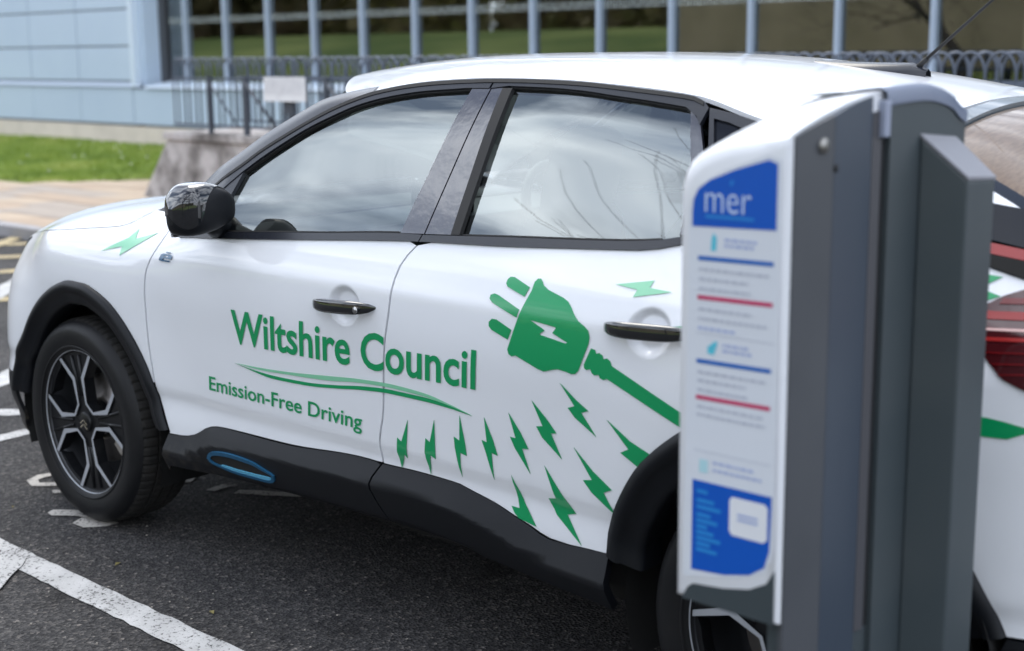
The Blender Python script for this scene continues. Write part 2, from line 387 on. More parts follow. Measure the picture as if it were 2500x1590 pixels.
TR = {
 'glassF_top': [(0.792,1.188),(0.852,1.228),(0.935,1.275),(1.012,1.314),(1.09,1.346),(1.168,1.374),(1.247,1.393),(1.327,1.406),(1.408,1.415),(1.49,1.42),(1.574,1.425)],
 'glassF_bot': [(0.799,1.031),(1.139,1.056),(1.512,1.081)],
 'outer': [(0.657,1.159),(0.693,1.182),(0.776,1.241),(0.847,1.298),(0.923,1.342),(0.995,1.385),(1.093,1.423)],
 'trim_out': [(0.668,1.153),(0.763,1.207),(0.839,1.257),(0.918,1.299),(0.996,1.338),(1.072,1.372),(1.149,1.399),(1.223,1.418)],
 'trim_out2': [(1.22,1.418),(1.333,1.436),(1.446,1.446),(1.558,1.451),(1.641,1.453),(1.721,1.453),(1.825,1.451),(1.925,1.447),(2.021,1.44),(2.114,1.432),(2.182,1.426),(2.247,1.418)],
 'trim_out3': [(2.287,1.405),(2.313,1.402),(2.358,1.39),(2.401,1.381),(2.422,1.376)],
 'glassR_top': [(1.707,1.431),(1.839,1.428),(1.939,1.422),(2.036,1.412),(2.129,1.403),(2.233,1.391)],
 'glassR_front': [(1.706,1.431),(1.711,1.091)],
 'glassR_rear': [(2.246,1.394),(2.31,1.313)],
 'Bdiv': [(1.642,1.451),(1.592,1.069)],
 'Bfront': [(1.575,1.431),(1.513,1.081)],
 'Brear': [(1.676,1.432),(1.693,1.089)],
 'belt_top': [(1.049,1.048),(1.243,1.061),(1.513,1.081),(1.607,1.084),(1.712,1.09),(1.906,1.101),(2.091,1.11),(2.221,1.118),(2.282,1.124),(2.339,1.135)],
 'belt_bot': [(0.807,1.013),(1.253,1.045),(1.432,1.058),(1.592,1.068),(1.846,1.078),(2.055,1.09),(2.186,1.098),(2.249,1.102),(2.308,1.111),(2.345,1.12)],
 'doorcut': [(1.584,1.057),(1.562,1.029),(1.546,0.99),(1.543,0.944),(1.536,0.884),(1.522,0.818),(1.51,0.751),(1.504,0.692),(1.494,0.627),(1.474,0.56),(1.47,0.529),(1.471,0.494)],
 'claddingcut': [(1.471,0.489),(1.448,0.437),(1.456,0.395),(1.475,0.348),(1.488,0.329)],
 'doorfront': [(0.516,1.01),(0.503,0.967),(0.474,0.912),(0.461,0.878),(0.454,0.8),(0.454,0.702),(0.463,0.604),(0.474,0.515),(0.506,0.446),(0.523,0.407)],
 'clad_top': [(0.522,0.402),(0.571,0.404),(0.623,0.411),(0.663,0.427),(0.704,0.449),(0.744,0.46),(0.791,0.464),(1.087,0.471),(1.416,0.493),(1.471,0.492),(1.623,0.496),(1.736,0.495),(1.791,0.486),(1.872,0.472),(1.935,0.455),(1.996,0.44),(2.042,0.428),(2.094,0.428),(2.156,0.433),(2.227,0.437)],
 'clad_crease': [(1.252,0.43),(1.452,0.433),(1.602,0.441),(1.716,0.435),(1.793,0.423)],
 'clad_bot': [(0.51,0.3),(0.686,0.308),(0.928,0.309),(1.215,0.32),(1.408,0.317),(1.488,0.326),(1.676,0.322),(1.842,0.321),(2.049,0.318),(2.179,0.318)],
 'archF_out': [(-0.363,0.414),(-0.363,0.511),(-0.312,0.602),(-0.26,0.669),(-0.198,0.725),(-0.117,0.772),(-0.044,0.802),(0.032,0.82),(0.121,0.819),(0.194,0.802),(0.263,0.774),(0.319,0.735),(0.38,0.678),(0.429,0.615),(0.466,0.545),(0.489,0.473),(0.52,0.413)],
 'archF_in': [(-0.322,0.517),(-0.276,0.579),(-0.224,0.646),(-0.149,0.699),(-0.048,0.743),(0.03,0.755),(0.1,0.75),(0.173,0.728)],
 'archF_mid': [(-0.286,0.605),(-0.202,0.703),(-0.095,0.769),(-0.003,0.793),(0.099,0.797),(0.192,0.776),(0.224,0.744)],
 'archR_out': [(2.227,0.437),(2.228,0.484),(2.249,0.542),(2.276,0.595),(2.318,0.658),(2.362,0.702),(2.4,0.733),(2.433,0.757)],
 'archR_mid': [(2.256,0.455),(2.272,0.509),(2.311,0.571),(2.347,0.622),(2.391,0.666),(2.425,0.697)],
 'archR_in': [(2.32,0.369),(2.306,0.402),(2.303,0.445),(2.315,0.494),(2.353,0.559),(2.389,0.609),(2.427,0.646)],
 'blue': [(0.73,0.367),(0.744,0.384),(0.788,0.398),(0.851,0.404),(0.941,0.4),(0.998,0.383),(1.03,0.369),(1.025,0.354),(0.994,0.341),(0.935,0.338),(0.843,0.336),(0.767,0.345),(0.737,0.353)],
 'crease': [(1.3,0.949),(1.541,0.961),(1.86,0.982),(2.186,1.004),(2.371,1.02)],
 'crease2': [(1.264,0.539),(1.472,0.545),(1.636,0.555),(1.727,0.56),(1.802,0.551),(1.854,0.541),(1.924,0.511),(1.999,0.484)],
 'bowlF': [(1.307,0.896),(1.368,0.941),(1.432,0.91),(1.371,0.843)],
 'handleF': [(1.251,0.89),(1.493,0.904)],
 'bowlR': [(2.273,0.956),(2.323,0.992),(2.394,0.963),(2.343,0.898)],
 'handleR': [(2.215,0.95)],
 'badge': [(0.529,0.954),(0.601,0.931)],
 'bonnetcut': [(-0.34,0.935),(0.012,0.976),(0.211,0.997),(0.254,1.005),(0.276,1.018),(0.297,1.03)],
}

# ================================================================== THE SETTING
def nodes_mat(name):
    m = bpy.data.materials.new(name); m.use_nodes = True; MATS[name] = m
    return m, m.node_tree.nodes, m.node_tree.links, m.node_tree.nodes['Principled BSDF']
def nnoise(n, l, vec, scale, detail=4, rough=0.5):
    t = n.new('ShaderNodeTexNoise'); t.inputs['Scale'].default_value = scale; t.inputs['Detail'].default_value = detail
    t.inputs['Roughness'].default_value = rough
    l.new(vec, t.inputs['Vector']); return t.outputs['Fac']
def nramp(n, l, fac, stops):
    r = n.new('ShaderNodeValToRGB'); e = r.color_ramp.elements
    while len(e) < len(stops): e.new(0.5)
    for el, (p, c) in zip(e, stops): el.position = p; el.color = (*c, 1) if len(c) == 3 else c
    l.new(fac, r.inputs[0]); return r.outputs[0]
def nmix(n, l, fac, a, b, mode='MIX'):
    x = n.new('ShaderNodeMix'); x.data_type = 'RGBA'; x.blend_type = mode
    for i, v in ((0, fac), (6, a), (7, b)):
        if isinstance(v, (int, float)): x.inputs[i].default_value = v
        elif isinstance(v, tuple): x.inputs[i].default_value = (*v, 1)
        else: l.new(v, x.inputs[i])
    return x.outputs[2]

# asphalt with visible aggregate
m_asph, n, l, b = nodes_mat('asphalt')
tcx = n.new('ShaderNodeTexCoord'); P = tcx.outputs['Object']
vo = n.new('ShaderNodeTexVoronoi'); vo.inputs['Scale'].default_value = 112; l.new(P, vo.inputs['Vector'])
stone = nramp(n, l, vo.outputs['Color'], [(0.0, (0.015, 0.015, 0.017)), (0.5, (0.046, 0.045, 0.047)), (0.82, (0.095, 0.091, 0.089)), (0.97, (0.22, 0.20, 0.185))])
big = nramp(n, l, nnoise(n, l, P, 0.9, 7, .6), [(0.3, (0.5, 0.5, 0.51)), (0.5, (0.9, 0.89, 0.88)), (0.7, (1.2, 1.17, 1.13))])
fine = nramp(n, l, nnoise(n, l, P, 60, 3), [(0.3, (0.6, 0.6, 0.6)), (0.7, (1.25, 1.25, 1.25))])
stain = nramp(n, l, nnoise(n, l, P, 2.1, 6, .65), [(0.56, (1, 1, 1)), (0.68, (0.55, 0.54, 0.53))])
c1 = nmix(n, l, 1.0, nmix(n, l, 1.0, stone, stain, 'MULTIPLY'), big, 'MULTIPLY'); c2 = nmix(n, l, 1.0, c1, fine, 'MULTIPLY')
l.new(c2, b.inputs['Base Color']); b.inputs['Roughness'].default_value = 0.85; b.inputs['Specular IOR Level'].default_value = 0.25
bp = n.new('ShaderNodeBump'); bp.inputs['Strength'].default_value = 0.9; bp.inputs['Distance'].default_value = 0.006
l.new(vo.outputs['Distance'], bp.inputs['Height']); l.new(bp.outputs[0], b.inputs['Normal'])

def paint_mat(name, col, wear):
    m, n, l, b = nodes_mat(name)
    tcx = n.new('ShaderNodeTexCoord'); P = tcx.outputs['Object']
    w1 = nnoise(n, l, P, 95, 5, 0.65)
    w2 = nnoise(n, l, P, 4.5, 4)
    ad = n.new('ShaderNodeMath'); ad.operation = 'ADD'
    ml = n.new('ShaderNodeMath'); ml.operation = 'MULTIPLY'; ml.inputs[1].default_value = 0.35
    l.new(w2, ml.inputs[0]); l.new(w1, ad.inputs[0]); l.new(ml.outputs[0], ad.inputs[1])
    f = nramp(n, l, ad.outputs[0], [(wear - 0.05, (0, 0, 0)), (wear + 0.05, (1, 1, 1))])
    tone = nramp(n, l, nnoise(n, l, P, 9, 5), [(0.3, tuple(c*0.72 for c in col)), (0.7, col)])
    l.new(nmix(n, l, f, (0.05, 0.048, 0.047), tone), b.inputs['Base Color'])
    b.inputs['Roughness'].default_value = 0.8
    bp = n.new('ShaderNodeBump'); bp.inputs['Strength'].default_value = 0.5; bp.inputs['Distance'].default_value = 0.004
    l.new(w1, bp.inputs['Height']); l.new(bp.outputs[0], b.inputs['Normal'])
    return m
m_white = paint_mat('white_road_paint', (0.52, 0.515, 0.51), 0.585)
m_yellow = paint_mat('faded_yellow_road_paint', (0.50, 0.40, 0.22), 0.58)
m_letter = paint_mat('worn_white_letter_paint', (0.52, 0.49, 0.45), 0.60)

# ground sheet
g = MB().add([(-500, -500, 0), (500, -500, 0), (500, 500, 0), (-500, 500, 0)], [(0, 1, 2, 3)])
tag(g.build('ground', m_asph), kind='structure')

# painted markings: thin sheets 4 mm above the tarmac, ragged edges
def ragged(poly, step=0.04, amp=0.004, seed=1):
    r = random.Random(seed); out = []
    for i, (x, y) in enumerate(poly):
        x2, y2 = poly[(i+1) % len(poly)]; L = math.hypot(x2-x, y2-y); k = max(1, int(L/step))
        for j in range(k):
            t = j/k; out.append((x+(x2-x)*t + r.uniform(-amp, amp), y+(y2-y)*t + r.uniform(-amp, amp)))
    return out
def marking(name, poly, m, z=0.004, seed=1, amp=0.004):
    poly = ragged(poly, amp=amp, seed=seed)
    tri = tessellate_polygon([[Vector((x, y, 0)) for x, y in poly]])
    me = bpy.data.meshes.new(name); me.from_pydata([(x, y, z) for x, y in poly], [], [tuple(t) for t in tri]); me.update()
    bm = bmesh.new(); bm.from_mesh(me); bmesh.ops.recalc_face_normals(bm, faces=bm.faces)
    for f in bm.faces:
        if f.normal.z < 0: f.normal_flip()
    bm.to_mesh(me); bm.free()
    return tag(obj(name, me, m), kind='structure')
def strip(p0, p1, w):
    dx, dy = p1[0]-p0[0], p1[1]-p0[1]; L = math.hypot(dx, dy); nx, ny = -dy/L*w/2, dx/L*w/2
    return [(p0[0]-nx, p0[1]-ny), (p1[0]-nx, p1[1]-ny), (p1[0]+nx, p1[1]+ny), (p0[0]+nx, p0[1]+ny)]
marking('parking_bay_line', [(-0.75, -1.249), (4.6, -1.249), (4.6, -1.149), (-0.75, -1.149)], m_white, seed=2)
marking('parking_bay_line', strip((0.13, -1.215), (0.72, -1.80), 0.105), m_white, z=.0075, seed=3)
marking('parking_bay_line', strip((0.62, 1.2), (4.4, 1.2), 0.10), m_white, seed=4)
# hatched no-parking strip in front of the car
for i, (a, c) in enumerate((((-6.90, 2.36), (-6.72, 2.61)), ((-6.18, 2.00), (-6.09, 2.14)), ((-5.47, 1.64), (-5.42, 1.74)), ((-4.36, 1.06), (-4.33, 1.13)))):
    dx, dy = c[0]-a[0], c[1]-a[1]; L = math.hypot(dx, dy); ux, uy = dx/L, dy/L
    marking('hatch_line', strip((a[0]-ux*1.4, a[1]-uy*1.4), (a[0]+ux*1.5, a[1]+uy*1.5), 0.155), m_yellow, seed=20+i)
marking('hatch_line', strip((-6.75, 2.20), (-7.25, 2.74), 0.12), m_yellow, z=0.008, seed=31)
marking('hatch_line', strip((-4.30, 0.89), (-5.1, 1.67), 0.17), m_white, z=0.008, seed=32)
for i, (a, c, w) in enumerate((((-2.20, -0.05), (-2.26, 0.04), 0.16), ((-1.61, -0.36), (-1.515, -0.26), 0.11), ((-1.215, -0.56), (-1.22, -0.37), 0.085))):
    dx, dy = c[0]-a[0], c[1]-a[1]; L = math.hypot(dx, dy); ux, uy = dx/L, dy/L
    marking('hatch_line', strip((a[0]-ux*0.75, a[1]-uy*0.75), (a[0]+ux*0.9, a[1]+uy*0.9), w), m_white, seed=40+i)
# painted bay lettering, mostly under the front wheel
def ribbon(pts, w):
    L = []; R = []
    for i, p in enumerate(pts):
        a = Vector(pts[max(i-1, 0)]); c = Vector(pts[min(i+1, len(pts)-1)]); d = (c-a).normalized()
        L.append((p[0]-d.y*w/2, p[1]+d.x*w/2)); R.append((p[0]+d.y*w/2, p[1]-d.x*w/2))
    return L + R[::-1]
marking('painted_letter', ribbon([(-0.40, -0.50), (-0.53, -0.60), (-0.584, -0.665), (-0.60, -0.715), (-0.575, -0.765), (-0.52, -0.782), (-0.48, -0.745), (-0.42, -0.67), (-0.33, -0.58)], 0.042), m_letter, seed=50)
marking('painted_letter', [(-0.409, -0.775), (-0.25, -0.60), (-0.21, -0.62), (-0.372, -0.792)], m_letter, seed=51)
marking('painted_letter', MARK['let_long'], m_letter, seed=52)
marking('painted_letter', MARK['let_low'], m_letter, seed=53)
marking('painted_letter', MARK['let_r1'], m_letter, seed=54)
marking('painted_letter', MARK['let_r2'], m_letter, seed=55)
marking('painted_letter', ribbon([(0.10, -0.35), (0.30, -0.22), (0.34, -0.12), (0.28, -0.05)], 0.045), m_letter, seed=56)
# grit, small stones and leaf crumbs on the tarmac
gr = MB(); rr = random.Random(5)
for _ in range(420):
    x, y = rr.uniform(-2.2, 2.6), rr.uniform(-2.4, -0.7); s = rr.uniform(0.0015, 0.0042)
    gr.add([(x-s, y, 0.001), (x, y-s, 0.001), (x+s, y, 0.001), (x, y+s*1.3, 0.001), (x+s*.2, y, s*1.1)], [(0, 1, 4), (1, 2, 4), (2, 3, 4), (3, 0, 4)])
tag(gr.build('loose_grit', mat('pale_grit', (0.34, 0.31, 0.27), 0.9)), 'fine pale grit scattered on the tarmac', 'grit', kind='stuff')

def bank_z(x, y): return 0.085 + 0.19*sstep((y-4.9)/3.0) + 0.012*math.sin(x*1.7)*math.sin(y*2.1)
def bank_front(x): return 4.93 + (max(0.0, x+11.0)*1.25 if x > -11.0 else (-11.0-x)*-0.02)
lf = MB()
for x, y in ((0.42, -1.02), (-.34, -.96), (.95, -1.05), (-1.3, -1.1), (1.35, -1.42), (-.9, -1.6), (0.1, -1.75), (1.9, -1.12)):
    a = rr.uniform(0, 6.28); s = rr.uniform(.008, .016); ca, sa = math.cos(a)*s, math.sin(a)*s
    lf.add([(x-ca, y-sa, .002), (x+sa*.5, y-ca*.5, .006), (x+ca, y+sa, .003), (x-sa*.5, y+ca*.5, .007)], [(0, 1, 2, 3)])
tag(lf.build('leaf_litter', mat('dry_leaf', (0.20, 0.17, 0.06), .8)), 'dry leaf scraps lying on the tarmac', 'leaves', kind='stuff')
# kerb stones and paving in front of the building
m_kerb = mat('kerb_concrete', (0.33, 0.32, 0.33), 0.85, vary=(3.0, (0.22, 0.215, 0.215), 0.4, 0.65), bump=(90, .4, .004))
kerb = MB().box((-30, 2.70, -0.05), (10, 2.83, 0.02)).build('kerb', m_kerb); tag(kerb, kind='structure')
ks = MB().box((-0.4545, -0.07, -0.05), (0.4545, 0.07, 0.105)).mesh('kerb_stone', 0.012); ks.materials.append(m_kerb)
x = -20.0
while x < 4:
    o = bpy.data.objects.new('kerb_stone', ks); o.location = (x, 2.73 + rr.uniform(-.003, .003), rr.uniform(-.003, .003)); link(o, kerb); x += 0.915
pave = MB().box((-30, 2.80, -0.02), (10, 7.0, 0.055)).build('pavement', mat('paving_bed', (0.15, 0.125, 0.10), 0.95)); tag(pave, kind='structure')
pmats = [mat('paving_slab_%s' % s, c, 0.85, vary=(2.2, c2, 0.35, 0.7), bump=(120, .35, .003)) for s, c, c2 in
         (('buff', (0.46, 0.36, 0.265), (0.36, 0.285, 0.215)), ('tan', (0.41, 0.31, 0.225), (0.33, 0.255, 0.195)), ('grey', (0.37, 0.315, 0.265), (0.29, 0.245, 0.21)))]
pmesh = []
for pm in pmats:
    me = MB().box((-0.296, -0.194, 0.0), (0.296, 0.194, 0.05)).mesh('paving_slab', 0.006); me.materials.append(pm); pmesh.append(me)
row = 0; y = 2.80 + 0.2
while y < 6.0:
    x = -14.6 + (0.3 if row % 2 else 0)
    while x < -4.6:
        if not (x < -9.4 and y > bank_front(min(x, -9.5)) - 0.12) and not (y > 4.8 and x > -8.9):
            o = bpy.data.objects.new('paving_slab', rr.choice(pmesh)); o.location = (x, y, 0.05 + rr.uniform(-.003, .003)); link(o, pave)
        x += 0.6
    y += 0.4; row += 1

# lawn bank rising to the building
m_soil = mat('lawn_soil', (0.12, 0.19, 0.035), 0.95, vary=(2.5, (0.20, 0.24, 0.06), 0.35, 0.7))
gx = np.linspace(-26, -9.45, 62); rows = []
for xx in gx:
    y0 = min(bank_front(xx), 6.9); rows.append([(xx, y0+(7.95-y0)*t, bank_z(xx, y0+(7.95-y0)*t)-(0.08 if t == 0 else 0)) for t in np.linspace(0, 1, 16)])
rows.append([(a, c, 0.0) for a, c, d in rows[-1]])
tag(MB().grid(rows, True).build('grass_bank', m_soil), kind='structure')
m_blade, n, l, b = nodes_mat('grass_blade')
oi = n.new('ShaderNodeTexCoord')
cgr = nramp(n, l, nnoise(n, l, oi.outputs['Object'], 1.6, 6), [(0.28, (0.16, 0.25, 0.03)), (0.5, (0.27, 0.36, 0.055)), (0.72, (0.40, 0.45, 0.11))])
l.new(cgr, b.inputs['Base Color']); b.inputs['Roughness'].default_value = 0.6; b.inputs['Subsurface Weight'].default_value = 0.0
NB = 34000
bx = rng.uniform(-17.5, -9.5, NB); by = rng.uniform(4.9, 7.9, NB)
V = []; F = []
for x, y in zip(bx, by):
    if y < bank_front(x) + 0.02: continue
    z = bank_z(x, y); a = rr.uniform(0, 6.283); h = rr.uniform(0.03, 0.075); w = rr.uniform(0.006, 0.012); t = rr.uniform(0.01, 0.04)
    k = len(V); ca, sa = math.cos(a), math.sin(a)
    V += [(x-sa*w, y+ca*w, z-.005), (x+sa*w, y-ca*w, z-.005), (x+ca*t, y+sa*t, z+h)]; F.append((k, k+1, k+2))
me = bpy.data.meshes.new('lawn_grass'); me.from_pydata(V, [], F); me.update()
tag(obj('lawn_grass', me, m_blade), 'short bright green lawn grass on the bank below the building', 'grass', kind='stuff')
dz = MB()
for _ in range(16):
    x, y = rr.uniform(-14.5, -10.6), rr.uniform(5.3, 7.4); z = bank_z(x, y)+0.07
    dz.add([(x+.022*math.cos(k), y+.022*math.sin(k), z) for k in np.linspace(0, 5.5, 7)] + [(x, y, z+.006)], [(i, (i+1) % 7, 7) for i in range(7)])
tag(dz.build('lawn_daisies', mat('daisy_white', (0.75, 0.75, 0.7), 0.7)), 'tiny white daisies dotted over the lawn', 'daisies', kind='stuff')

# ------------------------------------------------------------------ office building
bld = thing('office_building', 'pale blue panel-clad office building with a long mullioned window front', 'building', (-4, 7.9, 0), world=True)
m_clad = mat('pale_blue_cladding', (0.50, 0.60, 0.72), 0.42, metal=0.0, coat=0.15, vary=(0.7, (0.46, 0.56, 0.69), 0.35, 0.7))
m_joint = mat('cladding_joint', (0.16, 0.19, 0.22), 0.7)
m_alum = mat('grey_blue_aluminium', (0.40, 0.47, 0.57), 0.4, metal=0.25)
m_light = mat('light_corner_trim', (0.62, 0.71, 0.81), 0.38)
m_dark = mat('dark_reveal', (0.055, 0.06, 0.068), 0.6)
m_plinth = mat('cream_render', (0.70, 0.62, 0.535), 0.9, vary=(2.2, (0.58, 0.51, 0.44), 0.4, 0.7), bump=(60, .3, .004))
FY, WY = 7.90, 8.30                               # cladding face and window plane
XC = -13.62                                       # corner of the clad block
MB().box((-26, FY+0.03, 0.54), (XC, 11.5, 4.6)).build('wall_backing', m_joint, bld)
MB().box((-26, FY-0.025, -0.1), (XC+0.5, FY+0.4, 0.535)).build('plinth', m_plinth, bld)
MB().box((XC+0.5, FY-0.02, -0.1), (6, FY+0.4, 0.535)).build('plinth', m_plinth, bld)
xs = [XC, -15.04, -16.43, -17.82, -19.21, -20.6, -21.99, -23.38]
zs = [1.165, 1.655, 2.165, 2.675, 3.185, 3.695, 4.205, 4.6]
gp = 0.011
for i in range(len(xs)-1):
    for z0, z1 in zip(zs[:-1], zs[1:]):
        MB().box((xs[i+1]+gp, FY, z0+gp), (xs[i]-gp, FY+0.028, z1-gp)).build('cladding_panel', m_clad, bld, 0.006)
    MB().box((xs[i+1]+gp*.6, FY-0.004, 0.57), (xs[i]-gp*.6, FY+0.026, 1.075)).build('cladding_panel', m_clad, bld, 0.006)
MB().add([(-26, FY-.03, 1.085), (XC+.22, FY-.03, 1.085), (XC+.22, FY+.028, 1.085), (-26, FY+.028, 1.085),
          (-26, FY-.01, 1.15), (XC+.22, FY-.01, 1.15), (XC+.22, FY+.028, 1.155), (-26, FY+.028, 1.155)],
         [(3,2,1,0),(4,5,6,7),(0,1,5,4),(1,2,6,5),(2,3,7,6),(3,0,4,7)]).build('flashing', m_alum, bld)
# corner profile and the deep window reveal
MB().box((XC+.004, FY-0.028, 1.09), (XC+0.105, FY+0.10, 4.6)).build('corner_trim', m_light, bld, 0.015)
MB().box((XC+0.06, FY+0.10, 1.10), (XC+0.20, WY+0.16, 4.6)).build('window_reveal', m_clad, bld)
MB().box((XC+0.20, WY-0.05, 1.10), (XC+0.34, WY+0.10, 4.6)).build('window_reveal', m_dark, bld)
# lower band of panels below the windows and the sill
MB().box((XC+.23, FY+.03, 0.54), (6, WY+0.1, 1.06)).build('wall_backing', m_joint, bld)
x = XC
while x < 5.0:
    MB().box((x+gp, FY, 0.57), (x+1.39-gp, FY+0.028, 1.06)).build('cladding_panel', m_clad, bld, 0.006); x += 1.39
MB().add([(XC+.34, FY-.04, 1.075), (6, FY-.04, 1.075), (6, WY+.05, 1.075), (XC+.34, WY+.05, 1.075),
          (XC+.34, FY-.03, 1.10), (6, FY-.03, 1.10), (6, WY+.05, 1.17), (XC+.34, WY+.05, 1.17)],
         [(3,2,1,0),(4,5,6,7),(0,1,5,4),(1,2,6,5),(2,3,7,6),(3,0,4,7)]).build('window_sill', m_light, bld)
m_pane = glass('office_window_glass', (0.80, 0.86, 0.82), 2.5)
# frosted dotted safety strip across the panes
m_dots, n, l, b = nodes_mat('frosted_dots'); n.clear()
o_ = n.new('ShaderNodeOutputMaterial'); ms = n.new('ShaderNodeMixShader'); tr = n.new('ShaderNodeBsdfTransparent'); df = n.new('ShaderNodeBsdfDiffuse')
df.inputs[0].default_value = (0.62, 0.68, 0.66, 1)
tcx = n.new('ShaderNodeTexCoord'); vo = n.new('ShaderNodeTexVoronoi'); vo.inputs['Scale'].default_value = 26; vo.inputs['Randomness'].default_value = 0.15
l.new(tcx.outputs['Object'], vo.inputs['Vector'])
fr = nramp(n, l, vo.outputs['Distance'], [(0.25, (.75, .75, .75)), (0.55, (.12, .12, .12))])
l.new(fr, ms.inputs[0]); l.new(tr.outputs[0], ms.inputs[1]); l.new(df.outputs[0], ms.inputs[2]); l.new(ms.outputs[0], o_.inputs[0])
PIT = 0.9246; X0 = -12.787
mull = MB().box((-0.023, -0.07, 1.15), (0.023, 0.05, 4.2)).mesh('mullion', 0.006); mull.materials.append(m_alum)
pane = MB().box((-PIT/2+0.024, -0.004, 1.165), (PIT/2-0.024, 0.004, 4.2)).mesh('window_pane'); pane.materials.append(m_pane)
dots = MB().add([(-PIT/2+.034, -0.012, 1.945), (PIT/2-.034, -0.012, 1.945), (PIT/2-.034, -0.012, 2.035), (-PIT/2+.034, -0.012, 2.035)], [(0, 1, 2, 3)]).mesh('frosted_strip'); dots.materials.append(m_dots)
for k in range(-1, 20):
    xm = X0 + PIT*k
    if k >= 0:
        o = bpy.data.objects.new('mullion', mull); o.location = (xm, WY, 0); link(o, bld, True)
    p = bpy.data.objects.new('window_pane', pane); p.location = (xm+PIT/2, WY, 0)
    if k == -1: p.scale = (0.5, 1, 1); p.location.x = xm + PIT*.77
    link(p, bld, True)
    d = bpy.data.objects.new('frosted_strip', dots); d.location = p.location; d.scale = p.scale; d.parent = p; d.location = (0, 0, 0); d.scale = (1, 1, 1); COL.objects.link(d)
MB().box((X0-.6, WY-0.04, 4.2), (6, WY+0.2, 4.6)).build('wall_above_windows', m_clad, bld)
# the room behind the glass
m_room = mat('brown_room_wall', (0.20, 0.17, 0.13), 0.9, vary=(1.2, (0.15, 0.125, 0.095), 0.4, 0.65))
MB().box((-16, 12.2, 0.0), (6.5, 12.4, 4.4)).build('room_wall', m_room, bld)
MB().box((6.0, 7.9, 0.0), (6.4, 12.3, 4.6)).build('room_wall', m_room, bld)
MB().box((-16, WY+.1, 0.3), (6, 12.2, 0.55)).build('room_floor', mat('carpet', (0.09, 0.08, 0.075), 0.95), bld)
MB().box((-16, WY+.2, 4.2), (6, 12.2, 4.3)).build('room_ceiling', mat('ceiling', (0.4, 0.4, 0.38), 0.9), bld)
m_blind = mat('brown_roller_blind', (0.20, 0.175, 0.13), 0.85, vary=(6, (0.155, 0.135, 0.10), 0.35, 0.7))
for k in (8, 9, 10, 11, 12, 13, 14):
    xm = X0 + PIT*k
    MB().box((xm+0.06, WY+0.14, 1.17), (xm+PIT-0.05, WY+0.146, 4.15)).build('roller_blind', m_blind, bld)
for k in (-0.4, 1.35, 2.55, 4.7, 6.4, 7.7, 9.85):
    xm = X0 + PIT*k
    MB().box((xm, 8.9, 0.55), (xm+0.16, 9.06, 4.2)).build('room_column', mat('room_column', (0.10, 0.09, 0.075), 0.8), bld)

# ------------------------------------------------------------------ ramp wall with hooped railing
m_conc, n, l, b = nodes_mat('stained_concrete')
tcx = n.new('ShaderNodeTexCoord'); P = tcx.outputs['Object']
mpn = n.new('ShaderNodeMapping'); mpn.inputs['Scale'].default_value = (1.0, 1.0, 0.8); l.new(P, mpn.inputs[0])
a = nramp(n, l, nnoise(n, l, mpn.outputs[0], 2.3, 7, .6), [(0.36, (0.10, 0.09, 0.085)), (0.46, (0.26, 0.24, 0.23)), (0.56, (0.48, 0.45, 0.445)), (0.70, (0.36, 0.31, 0.27))])
l.new(a, b.inputs['Base Color']); b.inputs['Roughness'].default_value = 0.9
bp = n.new('ShaderNodeBump'); bp.inputs['Strength'].default_value = 0.4; bp.inputs['Distance'].default_value = 0.01
l.new(nnoise(n, l, P, 30, 5), bp.inputs['Height']); l.new(bp.outputs[0], b.inputs['Normal'])
RY = 4.85
XR0 = -8.10
rw = thing('ramp_wall', 'weathered stained concrete ramp wall with a sloping end beside the lawn', 'wall', (-3, RY, 0), world=True)
MB().add([(-8.73, RY-.03, -.05), (5.0, RY-.03, -.05), (5.0, 6.3, -.05), (-8.73, 6.3, -.05),
          (-8.165, RY, 0.692), (5.0, RY, 0.692), (5.0, 6.3, 0.692), (-8.165, 6.3, 0.692)],
         [(3,2,1,0),(4,5,6,7),(0,1,5,4),(1,2,6,5),(2,3,7,6),(3,0,4,7)]).build('wall_body', m_conc, rw, 0.01)
MB().box((-8.18, RY-.04, 0.697), (5.0, 6.3, 0.772)).build('coping', m_conc, rw, 0.01)

m_rail = mat('grey_galvanised_steel', (0.10, 0.12, 0.16), 0.45, metal=0.1)
m_post = mat('dark_grey_post', (0.055, 0.065, 0.085), 0.5)
pts = [(-0.095, 0, 0.07)] + [(0.095*math.cos(t), 0, 0.585 + 0.135*math.sin(t)) for t in np.linspace(math.pi, 0, 13)] + [(0.095, 0, 0.07)]
hoop = MB().tube(pts, 0.0085, 6).mesh('hoop'); hoop.materials.append(m_rail)
def railing(y, label, posts, step=.095):
    rail = thing('hooped_railing', label, 'railing', (XR0, y, 0.770), 'hooped railings along the ramp', world=True)
    MB().box((XR0, y-.02, 1.284), (3.5, y+.02, 1.307)).build('top_rail', m_rail, rail)
    MB().box((XR0, y-.02, 0.836), (3.5, y+.02, 0.858)).build('bottom_rail', m_rail, rail)
    x = 0.08; k = 0
    while x < 11.4:
        o = bpy.data.objects.new('hoop', hoop); o.location = (x, 0.006*(-1)**k, 0.0); link(o, rail); x += step; k += 1
    for px_, t in posts:
        MB().box((px_-t, y-.06, 0.772), (px_+t, y-.022, 1.318)).build('post', m_post, rail, 0.004)
    return rail
r1_ = railing(RY+.07, 'nearer grey steel hooped railing on the edge of the ramp wall, with the notice board', ((-7.44, 0.018), (-6.865, 0.029), (-5.685, 0.029), (-4.3, .026), (-3.3, .028), (-1.8, .028), (-.3, .028), (1.2, .028)))
r2_ = railing(RY+.85, 'farther grey steel hooped railing close under the office windows', ((-7.2, .022), (-5.6, .022), (-4.2, .022), (-2.2, .022), (-.2, .022)), .19)
